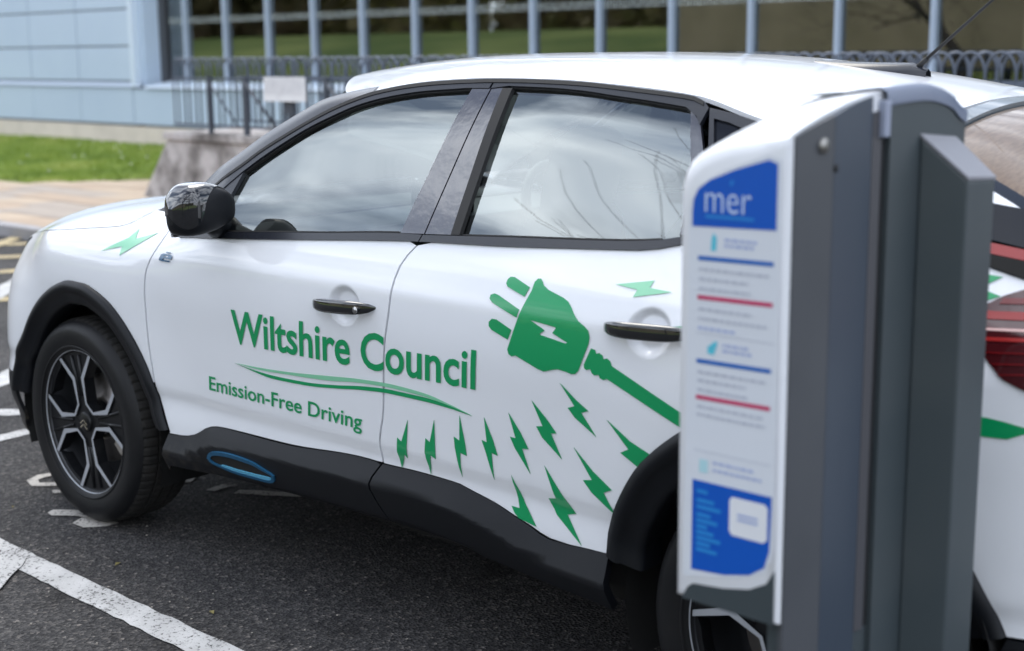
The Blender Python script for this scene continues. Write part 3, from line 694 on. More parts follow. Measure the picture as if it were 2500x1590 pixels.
for px_ in (-6.83, -5.65, -7.41):
    t = 0.015 if px_ > -7.2 else 0.009
    MB().tube([(px_, RY-.0, 1.26), (px_+0.43, RY+.02, 0.85)], t, 6).build('brace', m_post, r1_)

sg = thing('notice_sign', 'small faded white notice board fixed to the railing', 'sign', (-6.15, RY-.05, 1.10), world=True)
SX = [(-6.467, 1.317), (-5.885, 1.318), (-5.836, 1.105), (-6.435, 1.101)]
MB().add([(SX[0][0], RY-.055, SX[0][1]), (SX[1][0], RY-.055, SX[1][1]), (SX[2][0], RY-.09, SX[2][1]), (SX[3][0], RY-.09, SX[3][1]),
          (SX[0][0], RY-.04, SX[0][1]), (SX[1][0], RY-.04, SX[1][1]), (SX[2][0], RY-.075, SX[2][1]), (SX[3][0], RY-.075, SX[3][1])],
         [(0,1,2,3),(7,6,5,4),(0,4,5,1),(1,5,6,2),(2,6,7,3),(3,7,4,0)]).build('board', mat('sign_white', (0.66, 0.65, 0.65), 0.5, vary=(14, (0.55, 0.54, 0.55), 0.45, 0.75)), sg)
MB().box((-6.21, RY-.035, 0.985), (-6.08, RY-.0, 1.13)).build('bracket', m_post, sg)
prn = MB(); rp = random.Random(8)
def at(u, v): return (SX[0][0]+.032*v+(.582+.017*v)*u, RY-.0565-.035*v, 1.317-.215*v)
for k in range(9):
    t = 0.08+0.075*k; u = .05
    while u < .93:
        w_ = rp.uniform(.03, .10); prn.add([at(u, t), at(min(u+w_, .95), t), at(min(u+w_, .95), t+.034), at(u, t+.034)], [(0, 1, 2, 3)]); u += w_+.025
prn.build('faded_print', mat('sign_print', (0.47, 0.46, 0.48), 0.7), sg)

# ------------------------------------------------------------------ the park behind the photographer (seen mirrored in glass and paint)
lawn = []
for xx in np.linspace(-90, 60, 30):
    lawn.append([(xx, yy, 0.02 + 2.9*sstep((-yy-16)/34) - (0.1 if yy == -14 else 0)) for yy in np.linspace(-14, -75, 20)])
tag(MB().grid(lawn, True).build('park_lawn', mat('park_grass', (0.095, 0.15, 0.026), 0.9, vary=(0.11, (0.27, 0.31, 0.085), 0.35, 0.65))), kind='structure')
m_bark = mat('bark', (0.06, 0.05, 0.042), 0.95, bump=(18, .6, .02))
def bare_tree(loc, h, seed, label, depth=7, lean=(0, 0)):
    r = random.Random(seed); big = MB(); small = MB()
    def grow(p, d, L, rad, lv):
        n = 3; pts = [p]; rs = [rad]; q = p.copy(); dd = d.copy()
        for i in range(n):
            dd = (dd + Vector((r.gauss(0, .22), r.gauss(0, .22), r.gauss(0.05, .14)))).normalized()
            q = q + dd*(L/n); pts.append(q.copy()); rs.append(rad*(1-0.36*(i+1)/n))
        (big if lv < 2 else small).tube(pts, rs, 8 if lv < 2 else (5 if lv < 4 else 3), cap=False)
        if lv >= depth: return
        k = 2 if lv > 0 else 5
        for j in range(k + (1 if r.random() < .45 else 0)):
            s = r.uniform(0.55, 1.0) if lv else r.uniform(.7, 1)
            a = pts[max(1, int(s*n))] if lv else pts[min(n, 2+j % 2)]
            ax = dd.orthogonal().normalized(); ax.rotate(Matrix.Rotation(r.uniform(0, 6.283), 3, dd))
            nd = dd.copy(); nd.rotate(Matrix.Rotation(r.uniform(.35, .85), 3, ax)); nd.z += 0.06
            grow(a, nd.normalized(), L*r.uniform(.68, .88), max(.005, rs[-1]*r.uniform(.58, .80)), lv+1)
    t = thing('bare_tree', label, 'tree', loc)
    grow(Vector((0, 0, -.1)), Vector((lean[0], lean[1], 1)).normalized(), h*0.30, h*0.019, 0)
    big.build('trunk', m_bark, t); small.build('crown', m_bark, t)
    return t
bare_tree((1.0, -9.7, 0), 14.0, 11, 'tall bare winter tree mirrored in the rear side window of the car', lean=(.02, .12))
bare_tree((6.2, -11.0, 0), 13.0, 23, 'bare winter tree behind the charging post, mirrored in the tail of the car', lean=(-.06, .10))
bare_tree((-16.0, -22.0, .3), 11, 5, 'bare tree on the park lawn mirrored in the front door glass of the car', depth=6)
m_hedge = mat('hedge_leaf', (0.25, 0.23, 0.11), 0.85, vary=(.35, (0.42, 0.33, 0.20), .4, .6))
for i, (x0, x1, yy, hh) in enumerate(((-120, -70, -56, 9.0), (-70, -34, -58, 10.0), (8, 60, -53, 8.0))):
    vs = MB(); r = random.Random(60+i)
    vs.box((x0, yy-1.0, 1.5), (x1, yy-.4, 2.5+hh*.8))
    for _ in range(2600):
        p = Vector((r.uniform(x0, x1), yy + abs(r.gauss(0, .7)), 2.5 + hh*r.random()**.8)); s = r.uniform(.25, .7)
        d1 = Vector((r.gauss(0, 1), r.gauss(0, 1), r.gauss(0, 1))).normalized()*s; d2 = d1.orthogonal().normalized()*s
        vs.add([p-d1, p+d2, p+d1, p-d2], [(0, 1, 2, 3)])
    o = vs.build('park_hedge', m_hedge)
    tag(o, ['far left dark hedge bank beyond the park lawn, mirrored in the office windows', 'tallest dark hedge bank beyond the park lawn, mirrored in the office windows',
            'right hand dark hedge bank beyond the park lawn behind the photographer'][i], 'hedge', 'hedges beyond the park lawn')
vs = MB(); r = random.Random(77)  # unseen tree belt, added to darken the horizon mirrored in the car's nose
vs.box((-100, -60, -.5), (-99, 60, 13))
for _ in range(4200):
    q_ = Vector((-98.8 + abs(r.gauss(0, 1.2)), r.uniform(-60, 60), 16*r.random()**.8)); s = r.uniform(.4, 1.2)
    d1 = Vector((r.gauss(0, 1), r.gauss(0, 1), r.gauss(0, 1))).normalized()*s; d2 = d1.orthogonal().normalized()*s
    vs.add([q_-d1, q_+d2, q_+d1, q_-d2], [(0, 1, 2, 3)])
tag(vs.build('park_hedge', m_hedge), 'unseen tree belt added far ahead of the car to darken its paint reflections', 'hedge', 'hedges beyond the park lawn')
# a plain brown brick hall across the car park: the right-hand office windows mirror it
hall = thing('brick_hall', 'plain brown brick hall across the car park, mirrored in the right-hand office windows', 'building', (-12, -27, 0), world=True)
m_brick = mat('brown_brick', (0.46, 0.375, 0.26), 0.9, vary=(.6, (0.36, 0.30, 0.20), .4, .65))
MB().box((-31, -38, -.1), (7, -27, 6.2)).build('hall_wall', m_brick, hall)
MB().box((-31.3, -38.3, 6.2), (7.3, -26.6, 6.5)).build('hall_roof', mat('hall_roof', (0.08, 0.075, 0.07), .8), hall)

# ================================================================== THE CAR  (x = rearwards from the front axle, near side faces -y)
wZ = pchip([.12,.22,.30,.36,.43,.50,.545,.60,.72,.84,.93,1.0,1.06,1.12,1.22,1.34,1.45,1.55],
           [.78,.845,.862,.868,.868,.864,.874,.878,.886,.893,.888,.864,.833,.802,.748,.682,.610,.530])
tX = pchip([-.87,-.82,-.74,-.62,-.50,-.36,-.2,.1,.7,2.4,2.9,3.1,3.25,3.35,3.43,3.47],
           [-.52,-.38,-.26,-.145,-.075,-.037,-.020,-.008,0,0,-.03,-.06,-.12,-.19,-.31,-.47])
gX = pchip([.3,1.2,1.7,2.2,2.7,3.2], [-.03,0,0,-.02,-.06,-.12])
fZ = pchip([.3,.4,.5,.65,.75,.85,.9,.95,1.05], [.03,.05,.045,.030,.004,-.055,-.085,-.11,-.14])
def S0(X, Z):
    y = wZ(Z)+tX(X)+gX(X)*min(max((Z-1.0)/.4, 0), 1)
    for cx in (0, 2.67):
        y += .015*(1-sstep((math.hypot(X-cx, Z-.342)-.42)/.30))
    y += fZ(Z)*sstep((-.12-X)/.36)
    z = max(0, Z-.87); y -= sstep((.75-X)/.5)*2.6*z*z
    return y
BOWLS = ((1.369, .892, .064, .052), (2.333, .945, .062, .052))
def S(X, Z):
    y = S0(X, Z)
    for cx, cz, a, c in BOWLS:                       # finger scoops behind the door handles
        r = math.hypot((X-cx)/a, (Z-cz)/c)
        if r < 1.0: y -= .017*(1-sstep((r-.60)/.40))
    return y
def side(sgn=1, off=0.0, fn=S):
    offf = off if callable(off) else (lambda X, Z: off)
    def mp(X, Z):
        e = .004
        f = lambda a, c: fn(a, c) + offf(a, c)
        y = f(X, Z); sx = (f(X+e, Z)-f(X-e, Z))/(2*e); sz = (f(X, Z+e)-f(X, Z-e))/(2*e)
        k = 1/math.sqrt(1+sx*sx+sz*sz)
        return (X, -sgn*y, Z), (-sx*k, -sgn*k, -sz*k)
    return mp

car = thing('parked_car', 'white electric hatchback with green plug and lightning livery, black arches and black mirror', 'car', (1.33, 0, 0), world=True)
m_paint = mat('white_car_paint', (0.765, 0.78, 0.815), 0.34, coat=.85, spec=0.15, coat_rough=0.015)
m_black = mat('black_gloss', (0.010, 0.011, 0.013), 0.06, coat=1.0, coat_rough=0.01)
m_pillar = mat('gloss_pillar_film', (0.030, 0.030, 0.042), 0.16, spec=.9, coat=1.0, coat_rough=0.05, bump=(9, .35, .012))
m_clad_c, n, l, b = nodes_mat('black_textured_plastic')
tcx = n.new('ShaderNodeTexCoord'); P = tcx.outputs['Object']
sx = n.new('ShaderNodeSeparateXYZ'); l.new(P, sx.inputs[0])
def nmath(op, a, c):
    q = n.new('ShaderNodeMath'); q.operation = op; q.use_clamp = op == 'MULTIPLY'
    for k, v in ((0, a), (1, c)):
        if isinstance(v, (int, float)): q.inputs[k].default_value = v
        else: l.new(v, q.inputs[k])
    return q.outputs[0]
low = nramp(n, l, sx.outputs[2], [(.22, (1, 1, 1)), (.42, (0, 0, 0))])
dn = nramp(n, l, nnoise(n, l, P, 38, 8, .7), [(.46, (0, 0, 0)), (.68, (1, 1, 1))])
fx_ = nramp(n, l, nmath('MULTIPLY', sx.outputs[0], .4), [(.20, (1, 1, 1)), (.36, (.12, .12, .12))])
f1 = nmath('MULTIPLY', nmath('MULTIPLY', low, dn), fx_)
l.new(nmix(n, l, nmath('MULTIPLY', f1, .8), (0.0050, 0.0060, 0.0085), (0.10, 0.085, 0.066)), b.inputs['Base Color'])
b.inputs['Roughness'].default_value = .46; b.inputs['Specular IOR Level'].default_value = .26
bp = n.new('ShaderNodeBump'); bp.inputs['Strength'].default_value = .12; bp.inputs['Distance'].default_value = .001
l.new(nnoise(n, l, P, 900, 2), bp.inputs['Height']); l.new(bp.outputs[0], b.inputs['Normal'])
m_rubber = mat('black_rubber', (0.012, 0.012, 0.013), 0.7)
m_trimg = mat('satin_black_trim', (0.016, 0.018, 0.025), 0.27, spec=0.5)
m_void = mat('black_underside', (0.006, 0.006, 0.006), 0.9)
m_glassc = glass('car_side_glass', (0.86, 0.93, 0.92), 2.75, dirt=0.008)
m_blue = mat('blue_anodised_trim', (0.018, 0.12, 0.24), 0.32, metal=0.3)

X = lambda pts, dx=0, dz=0: [(a+dx, c+dz) for a, c in pts]
def smooth_line(pts, step=0.02):
    xs = [0]
    for (a, c), (d, e) in zip(pts[:-1], pts[1:]): xs.append(xs[-1]+math.hypot(d-a, e-c))
    fx = pchip(xs, [p[0] for p in pts]); fz = pchip(xs, [p[1] for p in pts]); k = max(2, int(xs[-1]/step))
    return [(fx(t), fz(t)) for t in np.linspace(0, xs[-1], k+1)]
G = 0.0034                                         # half shut-line gap
archF = smooth_line([(-.425,.395)]+[(-.405,.47),(-.375,.53)]+TR['archF_out'][2:-1]+[(.520,.413)], .025)
archR_l = smooth_line(TR['archR_out'], .025)
archR = archR_l + smooth_line([(2.433,.757),(2.52,.795),(2.60,.814),(2.67,.820),(2.74,.814),(2.83,.793),(2.91,.754),(2.975,.70),(3.03,.612),(3.07,.538),(3.098,.477)], .025)[1:]
doorF = smooth_line(TR['doorfront'], .03)
doorC = smooth_line(TR['doorcut'], .03)
clad_top = smooth_line(TR['clad_top'], .03)
belt_bot = smooth_line([(0.50,.985),(0.60,1.0)]+TR['belt_bot'], .05)
belt_top = smooth_line([(0.62,1.016),(0.80,1.030)]+TR['belt_top'], .05)
trim_out = smooth_line([(0.60,1.10)]+TR['trim_out'][:-1]+TR['trim_out2']+TR['trim_out3'], .03)
bonnet_cut = smooth_line([(-.80,.80),(-.62,.873),(-.48,.912)]+TR['bonnetcut'], .04)
glF = smooth_line(TR['glassF_top'], .02)
glR = smooth_line(TR['glassR_top'], .02)
ct_split = [p for p in clad_top if p[0] <= 1.471], [p for p in clad_top if p[0] > 1.471]

rail_z = pchip([.60,.80,1.0,1.223,1.446,1.641,1.825,2.021,2.247,2.422,2.62,2.82,2.97,3.12,3.25], [1.16,1.24,1.345,1.418,1.446,1.453,1.451,1.44,1.418,1.374,1.334,1.262,1.195,1.12,1.05])
cent_z = pchip([.55,.70,.85,1.0,1.16,1.41,1.64,1.85,2.0,2.2,2.4,2.63,2.80,2.95,3.1,3.25], [1.435,1.468,1.486,1.499,1.508,1.514,1.514,1.509,1.502,1.484,1.461,1.424,1.392,1.335,1.26,1.18])
def side_panels(sg):
    mp = side(sg); both = sg == 1
    dm = side(sg)
    # front wing and bumper corner
    wing = [(-.868,.47),(-.72,.462),(-.60,.455),(-.50,.45),(-.43,.45)] + [p for p in archF if p[1] > .46 and p[0] < .470]
    wing += [(a-G-.001, c) for a, c in doorF[::-1] if c > .545] + [(.50,1.03),(.40,1.05),(.33,1.05)] + bonnet_cut[::-1] + [(-.868,.72)]
    wing = [p for i, p in enumerate(wing) if i == 0 or math.hypot(p[0]-wing[i-1][0], p[1]-wing[i-1][1]) > .004]
    panel('front_wing', wing, m_paint, car, mp, grid=.022)
    # front door
    fd = [(a+G, c) for a, c in doorF] + [(a, c+.001) for a, c in ct_split[0]] + [(a-G, c) for a, c in doorC[::-1]]
    fd += [p for p in belt_bot[::-1] if .54 < p[0] < 1.57]
    panel('front_door', fd, m_paint, car, dm, grid=.012, cuts=(np.arange(1.296,1.444,.004).tolist(), np.arange(.834,.952,.004).tolist()))
    # rear door; its hind edge follows the arch and then climbs to the belt
    rd_back = [(2.433,.757),(2.46,.80),(2.475,.86),(2.48,.93),(2.47,1.0),(2.44,1.06),(2.40,1.10),(2.345,1.119)]
    rd = [(a+G, c) for a, c in doorC] + [(a, c+.001) for a, c in ct_split[1]] + archR_l[1:] + smooth_line(rd_back, .03)[1:]
    rd += [p for p in belt_bot[::-1] if 1.60 < p[0] < 2.34]
    panel('rear_door', rd, m_paint, car, dm, grid=.012, cuts=(np.arange(2.262,2.408,.004).tolist(), np.arange(.886,1.004,.004).tolist()))
    # rear quarter with C pillar
    rq = [(a+2*G, c) for a, c in smooth_line(rd_back, .03)]
    rq += [(2.36,1.15),(2.39,1.22),(2.425,1.30),(2.425,1.368)] + [(x, rail_z(x)) for x in np.linspace(2.44, 2.95, 18)]
    rq += [(2.955,1.165),(3.0,1.155),(3.20,1.13),(3.30,1.10),(3.40,1.0),(3.46,.9),(3.467,.7),(3.467,.48),(3.098,.477)]
    rq += archR[::-1][1:]
    rq = [p for p in rq if not (p[0] < 2.44 and p[1] < .765)]
    panel('rear_quarter', rq, m_paint, car, mp, grid=.022)
    # sill cladding on the doors: tilted upper face, crease, lower face
    top = lin(clad_top); bot = lin(TR['clad_bot'])
    zc_ = pchip([.50,.62,.76,.9,1.2,1.6,1.72,1.85,2.0,2.12,2.25], [.345,.355,.405,.418,.430,.440,.436,.416,.385,.372,.372])
    def coff(Xx, Zz):
        d = zc_(Xx)-Zz
        if d < 0: return max(-.004, .030+d*.46)
        return .030-.42*d - max(0, d-.10)*1.2
    cut = smooth_line(TR['claddingcut'], .03)
    botp = smooth_line([(.508,.285)]+TR['clad_bot'][:]+[(2.24,.31)], .05)
    c1 = [(a+.002, c) for a, c in ct_split[0]] + [(a-G, c) for a, c in cut] + [p for p in botp[::-1] if p[0] < 1.48]
    c2 = [(a+G, c) for a, c in cut[::-1]] + ct_split[1] + [(2.232,.40),(2.24,.31)] + [p for p in botp[::-1] if 1.495 < p[0] < 2.235]
    r1 = panel('sill_cladding', c1, m_clad_c, car, side(sg, coff), grid=.02, thick=.02)
    r2 = panel('sill_cladding', c2, m_clad_c, car, side(sg, coff), grid=.02, thick=.02)
    # blue accent ring on the front door cladding
    bl = smooth_line(TR['blue']+[TR['blue'][0]], .012)[:-1]
    cx, cz = sum(p[0] for p in bl)/len(bl), sum(p[1] for p in bl)/len(bl)
    inn = [(cx+(a-cx)*.925, cz+(c-cz)*.68-.001) for a, c in bl]
    ring = panel('blue_accent', bl, m_blue, r1, side(sg, lambda a, c: coff(a, c)+.006), holes=[inn], grid=.02)
    panel('accent_recess', [(cx+(a-cx)*.94, cz+(c-cz)*.74-.002) for a, c in bl], m_void, r1, side(sg, lambda a, c: coff(a, c)+.0015), grid=.02)
    panel('accent_ledge', [(.765,.346),(.80,.343),(.85,.341),(.93,.3435),(.985,.346),(1.008,.352),(1.010,.361),(.985,.360),(.93,.357),(.85,.354),(.79,.356)], mat('lit_blue_ledge', (.12, .42, .62), .35), r1, side(sg, lambda a, c: coff(a, c)+.0045), grid=.02)  # paler blue paints the light falling on the slot's lower ledge
    # wheel-arch mouldings
    for name, line, cxw in (('front_arch_moulding', archF, 0.0), ('rear_arch_moulding', archR, 2.67)):
        P = []; prof = [(0, .002), (.03, .012), (.22, .021), (.40, .022), (.44, .014), (.8, .011), (.97, .008), (1.0, -.004), (1.0, -.06)]
        for (a, c) in line:
            r = math.hypot(a-cxw, c-.342); th = math.atan2(c-.342, a-cxw); wd = .092 if cxw else .078
            row = []
            for t, o in prof:
                q = r-wd*t; aa, cc = cxw+q*math.cos(th), .342+q*math.sin(th)
                row.append((aa, -sg*(S0(cxw+r*math.cos(th), .342+r*math.sin(th))+o - .012*t), cc))
            P.append(row)
        a = MB().grid(P, True, flip=sg < 0); o = a.build(name, m_clad_c, car)
        # liner
        Q = []
        for th in np.linspace(-.35, math.pi+.35, 40):
            Q.append([(cxw+rr_*math.cos(th), -sg*yy, .342+rr_*math.sin(th)) for rr_, yy in ((.425, .845), (.418, .80), (.418, .52), (.05, .50))])
        MB().grid(Q, True, flip=sg < 0).build('wheel_well', m_void, car)
    # black lower bumper corner in front of the wheel, and behind the rear wheel
    panel('front_bumper_lower', [(-.868,.445),(-.70,.43),(-.60,.395),(-.52,.32),(-.46,.25),(-.42,.235),(-.40,.30),(-.41,.40),(-.43,.446),(-.50,.446),(-.60,.451),(-.72,.458),(-.868,.466)], m_clad_c, car, side(sg, .002), grid=.022)
    panel('rear_bumper_lower', [(3.02,.24),(3.46,.26),(3.465,.40),(3.465,.475),(3.10,.472),(3.06,.36)], m_clad_c, car, side(sg, .004), grid=.025)
    # window surround: one long arched black strip, belt strip, pillars
    up = [p for p in trim_out if p[0] < 1.6395]
    inn_f = [(.60,1.055),(.70,1.120)] + [(a, c+.006) for a, c in glF]
    inn_f = [p for p in inn_f if p[0] < 1.57] + [(1.634,1.4305)]
    panel('window_surround', up + [(1.6395,1.4525)] + inn_f[::-1], m_trimg, car, side(sg, .004, S0), grid=.03)
    up2 = [(1.6445,1.4525)] + [p for p in trim_out if 1.65 < p[0] < 2.29]
    inn_r = [(1.6415,1.4305)] + [(1.70,1.4365)]+[(a, c+.005) for a, c in glR]+[(2.27,1.377),(2.286,1.36)]
    panel('window_surround', up2 + [(2.292,1.395)] + inn_r[::-1], m_trimg, car, side(sg, .004, S0), grid=.03)
    ol = [p for p in trim_out if p[0] < 2.28]
    panel('window_seal', ol + X(ol, .003, -.0085)[::-1], m_rubber, car, side(sg, .0065, S0), grid=.05)
    bs = [p for p in belt_bot if p[0] > .56 and p[0] < 1.588]; bt = [p for p in belt_top if p[0] < 1.594]
    panel('belt_strip', bs + [(1.5885,1.067),(1.594,1.0835)] + bt[::-1], m_trimg, car, side(sg, .006, S0), grid=.03)
    bs = [p for p in belt_bot if p[0] > 1.60]; bt = [p for p in belt_top if p[0] > 1.60]
    panel('belt_strip', [(1.5925,1.067)] + bs + [(2.38,1.135),(2.375,1.15)] + bt[::-1] + [(1.598,1.0835)], m_trimg, car, side(sg, .006, S0), grid=.03)
    panel('door_pillar', [(1.513,1.081),(1.5955,1.085),(1.638,1.431),(1.575,1.431)], m_pillar, car, side(sg, .001, S0), grid=.03)
    panel('door_pillar', [(1.600,1.085),(1.686,1.090),(1.678,1.431),(1.643,1.431)], m_pillar, car, side(sg, .001, S0), grid=.03)
    panel('window_seal', [(1.6875,1.090),(1.716,1.092),(1.712,1.431),(1.6795,1.431)], m_rubber, car, side(sg, .003, S0), grid=.03)
    panel('door_pillar', [(2.246,1.392),(2.285,1.362),(2.352,1.25),(2.372,1.155),(2.335,1.137),(2.318,1.24)], m_pillar, car, side(sg, .001, S0), grid=.03)
    # quarter light behind the rear door
    panel('quarter_light_frame', [(2.294,1.395),(2.36,1.384),(2.422,1.369),(2.424,1.30),(2.395,1.222),(2.376,1.158),(2.357,1.25)], m_trimg, car, side(sg, .003, S0),
          holes=[[(2.315,1.373),(2.355,1.366),(2.402,1.352),(2.404,1.305),(2.385,1.24),(2.365,1.265)]], grid=.03)
    panel('quarter_light', [(2.312,1.376),(2.355,1.369),(2.405,1.355),(2.407,1.304),(2.385,1.236),(2.362,1.262)], mat('deep_tint', (.006,.008,.014), .12, spec=.25), car, side(sg, -.006, S0), grid=.03)
    # door glass
    gf = [(.66,1.02),(1.10,1.046),(1.52,1.078),(1.58,1.43)] + [(a, c+.009) for a, c in glF[::-1]] + [(.70,1.125),(.64,1.075)]
    panel('front_door_glass', gf, m_glassc, car, side(sg, -.014, S0), grid=.03, thick=.004)
    gr_ = [(1.695,1.085),(1.906,1.096),(2.091,1.106),(2.221,1.113),(2.34,1.13),(2.322,1.24),(2.25,1.397)] + [(a, c+.008) for a, c in glR[::-1]] + [(1.69,1.433)]
    panel('rear_door_glass', gr_, m_glassc, car, side(sg, -.014, S0), grid=.03, thick=.004)
    panel('window_seal', [(.66,1.02)] + [p for p in belt_top if .66 < p[0] < 2.33] + [(a, c+.003) for a, c in [p for p in belt_top if .66 < p[0] < 2.33][::-1]], m_rubber, car, side(sg, -.004, S0), grid=.05)
    sl = glF
    panel('window_seal', X(sl, 0, .007) + X(sl, .001, -.0005)[::-1], m_rubber, car, side(sg, -.004, S0), grid=.05)
    sl = glR + [(2.262,1.374)]
    panel('window_seal', X(sl, 0, .007) + X(sl, 0, -.001)[::-1], m_rubber, car, side(sg, -.004, S0), grid=.05)
    panel('scuttle_side', [(.28,1.028),(.40,1.052),(.50,1.034),(.535,1.0),(.61,1.005),(.64,1.08),(.66,1.15),(.60,1.115),(.50,1.085),(.38,1.075)], m_clad_c, car, side(sg, -.004, S0), grid=.03)
    # mirror sail
    panel('mirror_sail', [(.60,1.005),(.80,1.032),(.765,1.085),(.792,1.19),(.70,1.126),(.60,1.06)], m_trimg, car, side(sg, .001, S0), grid=.03)
    # A pillar: black strip from the door surround to the windscreen
    rows = []
    for a, c in [p for p in trim_out if p[0] < 1.235]:
        y = S0(a, c); k = 0.35+0.65*min(1, max(0, (1.235-a)/.18))
        rows.append([(a-.0*k, -sg*(y+.004), c+.001), (a-.012*k, -sg*(y-.006), c+.012*k), (a-.055*k, -sg*(y-.030), c+.026*k), (a-.080*k, -sg*(y-.060), c+.030*k), (a-.085*k, -sg*(y-.075), c+.022*k)])
    MB().grid(rows, True, flip=sg > 0).build('windscreen_pillar', m_trimg, car)
    # door handles
    for (hx, hz), ln_ in (((1.372, .893), .242), ((2.335, .951), .242)):
        P = []
        for t in np.linspace(-1, 1, 17):
            e = max(0.0, 1-abs(t)**3.2)**.5; xx = hx+t*ln_/2; zc = hz+.006*t; hh = .017*e+.001; yy = S0(xx, zc)-.004+.034*max(0, 1-abs(t)**3)**.6
            ring = []
            for a in np.linspace(0, 2*math.pi, 14, endpoint=False):
                ca, sa = math.cos(a), math.sin(a)
                ring.append((xx, -sg*(yy+.010*e*math.copysign(abs(ca)**.6, ca)), zc+hh*math.copysign(abs(sa)**.7, sa)))
            ring.append(ring[0]); P.append(ring)
        ho = MB().grid(P, True).build('door_handle', m_black, car)
        if hx < 2:
            MB().tube([(hx+.085, -sg*(S0(hx, hz)+.038), hz+.002), (hx+.085, -sg*(S0(hx, hz)+.0405), hz+.002)], .0085, 14).build('lock_barrel', mat('lock_metal', (.5, .5, .5), .3, metal=1), ho)
side_panels(1)
side_panels(-1)

# ------------------------------------------------------------------ top surfaces: roof, rear screen, bonnet
def roof_ye(x): return S0(x, rail_z(x)) - .001
def roof_h(x, y):
    ye = roof_ye(x); t = min(abs(y)/ye, 1.0); zr = rail_z(x)+.002
    return zr + (cent_z(x)-zr)*(1-t**2.5)
def hmap(h, off=0.0):
    def mp(x, y):
        e = .003; z = h(x, y)+off; hx = (h(x+e, y)-h(x-e, y))/(2*e); hy = (h(x, y+e)-h(x, y-e))/(2*e)
        hy = max(-2.5, min(2.5, hy)); k = 1/math.sqrt(1+hx*hx+hy*hy)
        return (x, y, z), (-hx*k, -hy*k, k)
    return mp
left = [(x, -roof_ye(x)) for x in np.linspace(1.10, 2.71, 55)]
fr = [(1.10-.46*(1-(y/.62)**2)**1.0, y) for y in np.linspace(.60, -.60, 31)]
roof_main = left + [(2.72, -.30), (2.72, .30)] + [(x, -y) for x, y in left[::-1]] + fr
panel('roof', roof_main, m_paint, car, hmap(roof_h), grid=.03, thick=.01)
# shallow roof ribs read as soft lines
for yy in (-.36, .36):
    MB().tube([(x, yy, roof_h(x, yy)-.0052) for x in np.linspace(1.0, 2.70, 40)], .006, 8).build('roof_rib', m_paint, car)
# rear screen (dusty, with a wiper-swept patch) and the white pillars beside it
m_screen, n, l, b = nodes_mat('dusty_rear_glass')
tcx = n.new('ShaderNodeTexCoord'); mpn = n.new('ShaderNodeMapping'); mpn.inputs['Scale'].default_value = (60, 2, 60); l.new(tcx.outputs['Object'], mpn.inputs[0])
l.new(nramp(n, l, nnoise(n, l, mpn.outputs[0], 3, 3), [(.35, (.12, .076, .045)), (.65, (.175, .118, .075))]), b.inputs['Base Color'])
b.inputs['Roughness'].default_value = .35; b.inputs['Coat Weight'].default_value = .5
ye9 = lambda x, f: roof_ye(x)*f
rs_out = [(2.772, yy) for yy in np.linspace(-ye9(2.77, .84), ye9(2.77, .84), 9)] + [(x, ye9(x, .875)) for x in (2.85, 2.94, 3.05, 3.14)] + [(x, -ye9(x, .875)) for x in (3.14, 3.05, 2.94, 2.85)]
panel('rear_screen', rs_out, m_screen, car, hmap(roof_h, -.006), grid=.03, thick=.004)
sw_c = [(2.96+.12*math.cos(a)*(1-.25*math.cos(a)), -.05+.40*math.copysign(abs(math.sin(a))**1.4, math.sin(a))) for a in np.linspace(0, 2*math.pi, 40, endpoint=False)]
panel('wiper_swept_patch', sw_c, mat('thin_dust', (.19, .155, .095), .3, coat=.5), car, hmap(roof_h, -.0045), grid=.03, thick=.001)
for s in (-1, 1):
    cp = [(x, s*roof_ye(x)) for x in np.linspace(2.715, 3.2, 24)] + [(x, s*ye9(x, .89)) for x in np.linspace(3.2, 2.80, 16)] + [(2.75, s*ye9(2.75, .87)), (2.715, s*ye9(2.715, .90))]
    panel('hatch_side_pillar', cp, m_paint, car, hmap(roof_h, .0), grid=.03)
    bd = [(x, s*ye9(x, .888)) for x in np.linspace(2.775, 3.15, 12)] + [(x, s*ye9(x, .835)) for x in np.linspace(3.15, 2.775, 12)]
    panel('screen_border', bd, m_black, car, hmap(roof_h, -.002), grid=.03, thick=.003)
sp = [(2.722, yy) for yy in np.linspace(-.53, .53, 15)] + [(2.736, yy) for yy in np.linspace(.53, -.53, 15)]
panel('spoiler_gap', sp, m_rubber, car, hmap(roof_h, -.008), grid=.03, thick=.004)
sp = [(2.737, yy) for yy in np.linspace(-.535, .535, 15)] + [(2.771, yy) for yy in np.linspace(.54, -.54, 15)]
panel('roof_spoiler_lip', sp, mat('grey_spoiler', (.10, .125, .145), .3, coat=.4), car, hmap(roof_h, .004), grid=.03, thick=.02)
hd_ = [(x, -roof_ye(x)) for x in np.linspace(3.135, 3.25, 6)] + [(x, roof_ye(x)) for x in np.linspace(3.25, 3.135, 6)]
panel('hatch_ducktail', hd_, m_paint, car, hmap(roof_h, .0), grid=.03)
# tail panel below the screen
tp = []
for yy in np.linspace(-.72, .72, 17):
    tp.append([(3.15-.06*(yy/.72)**2, yy*.85, 1.17-.06*(yy/.72)**2), (3.235-.03*(yy/.72)**2, yy*.88, 1.165-.05*(yy/.72)**2), (3.33-.10*(yy/.72)**2, yy, 1.10), (3.36-.12*(yy/.72)**2, yy*1.02, .98), (3.45-.14*(yy/.72)**2, yy*1.02, .82), (3.50-.16*(yy/.72)**2, yy, .60), (3.47-.16*(yy/.72)**2, yy, .42), (3.40-.12*(yy/.72)**2, yy, .25)])
MB().grid(tp, True).build('tailgate', m_paint, car)
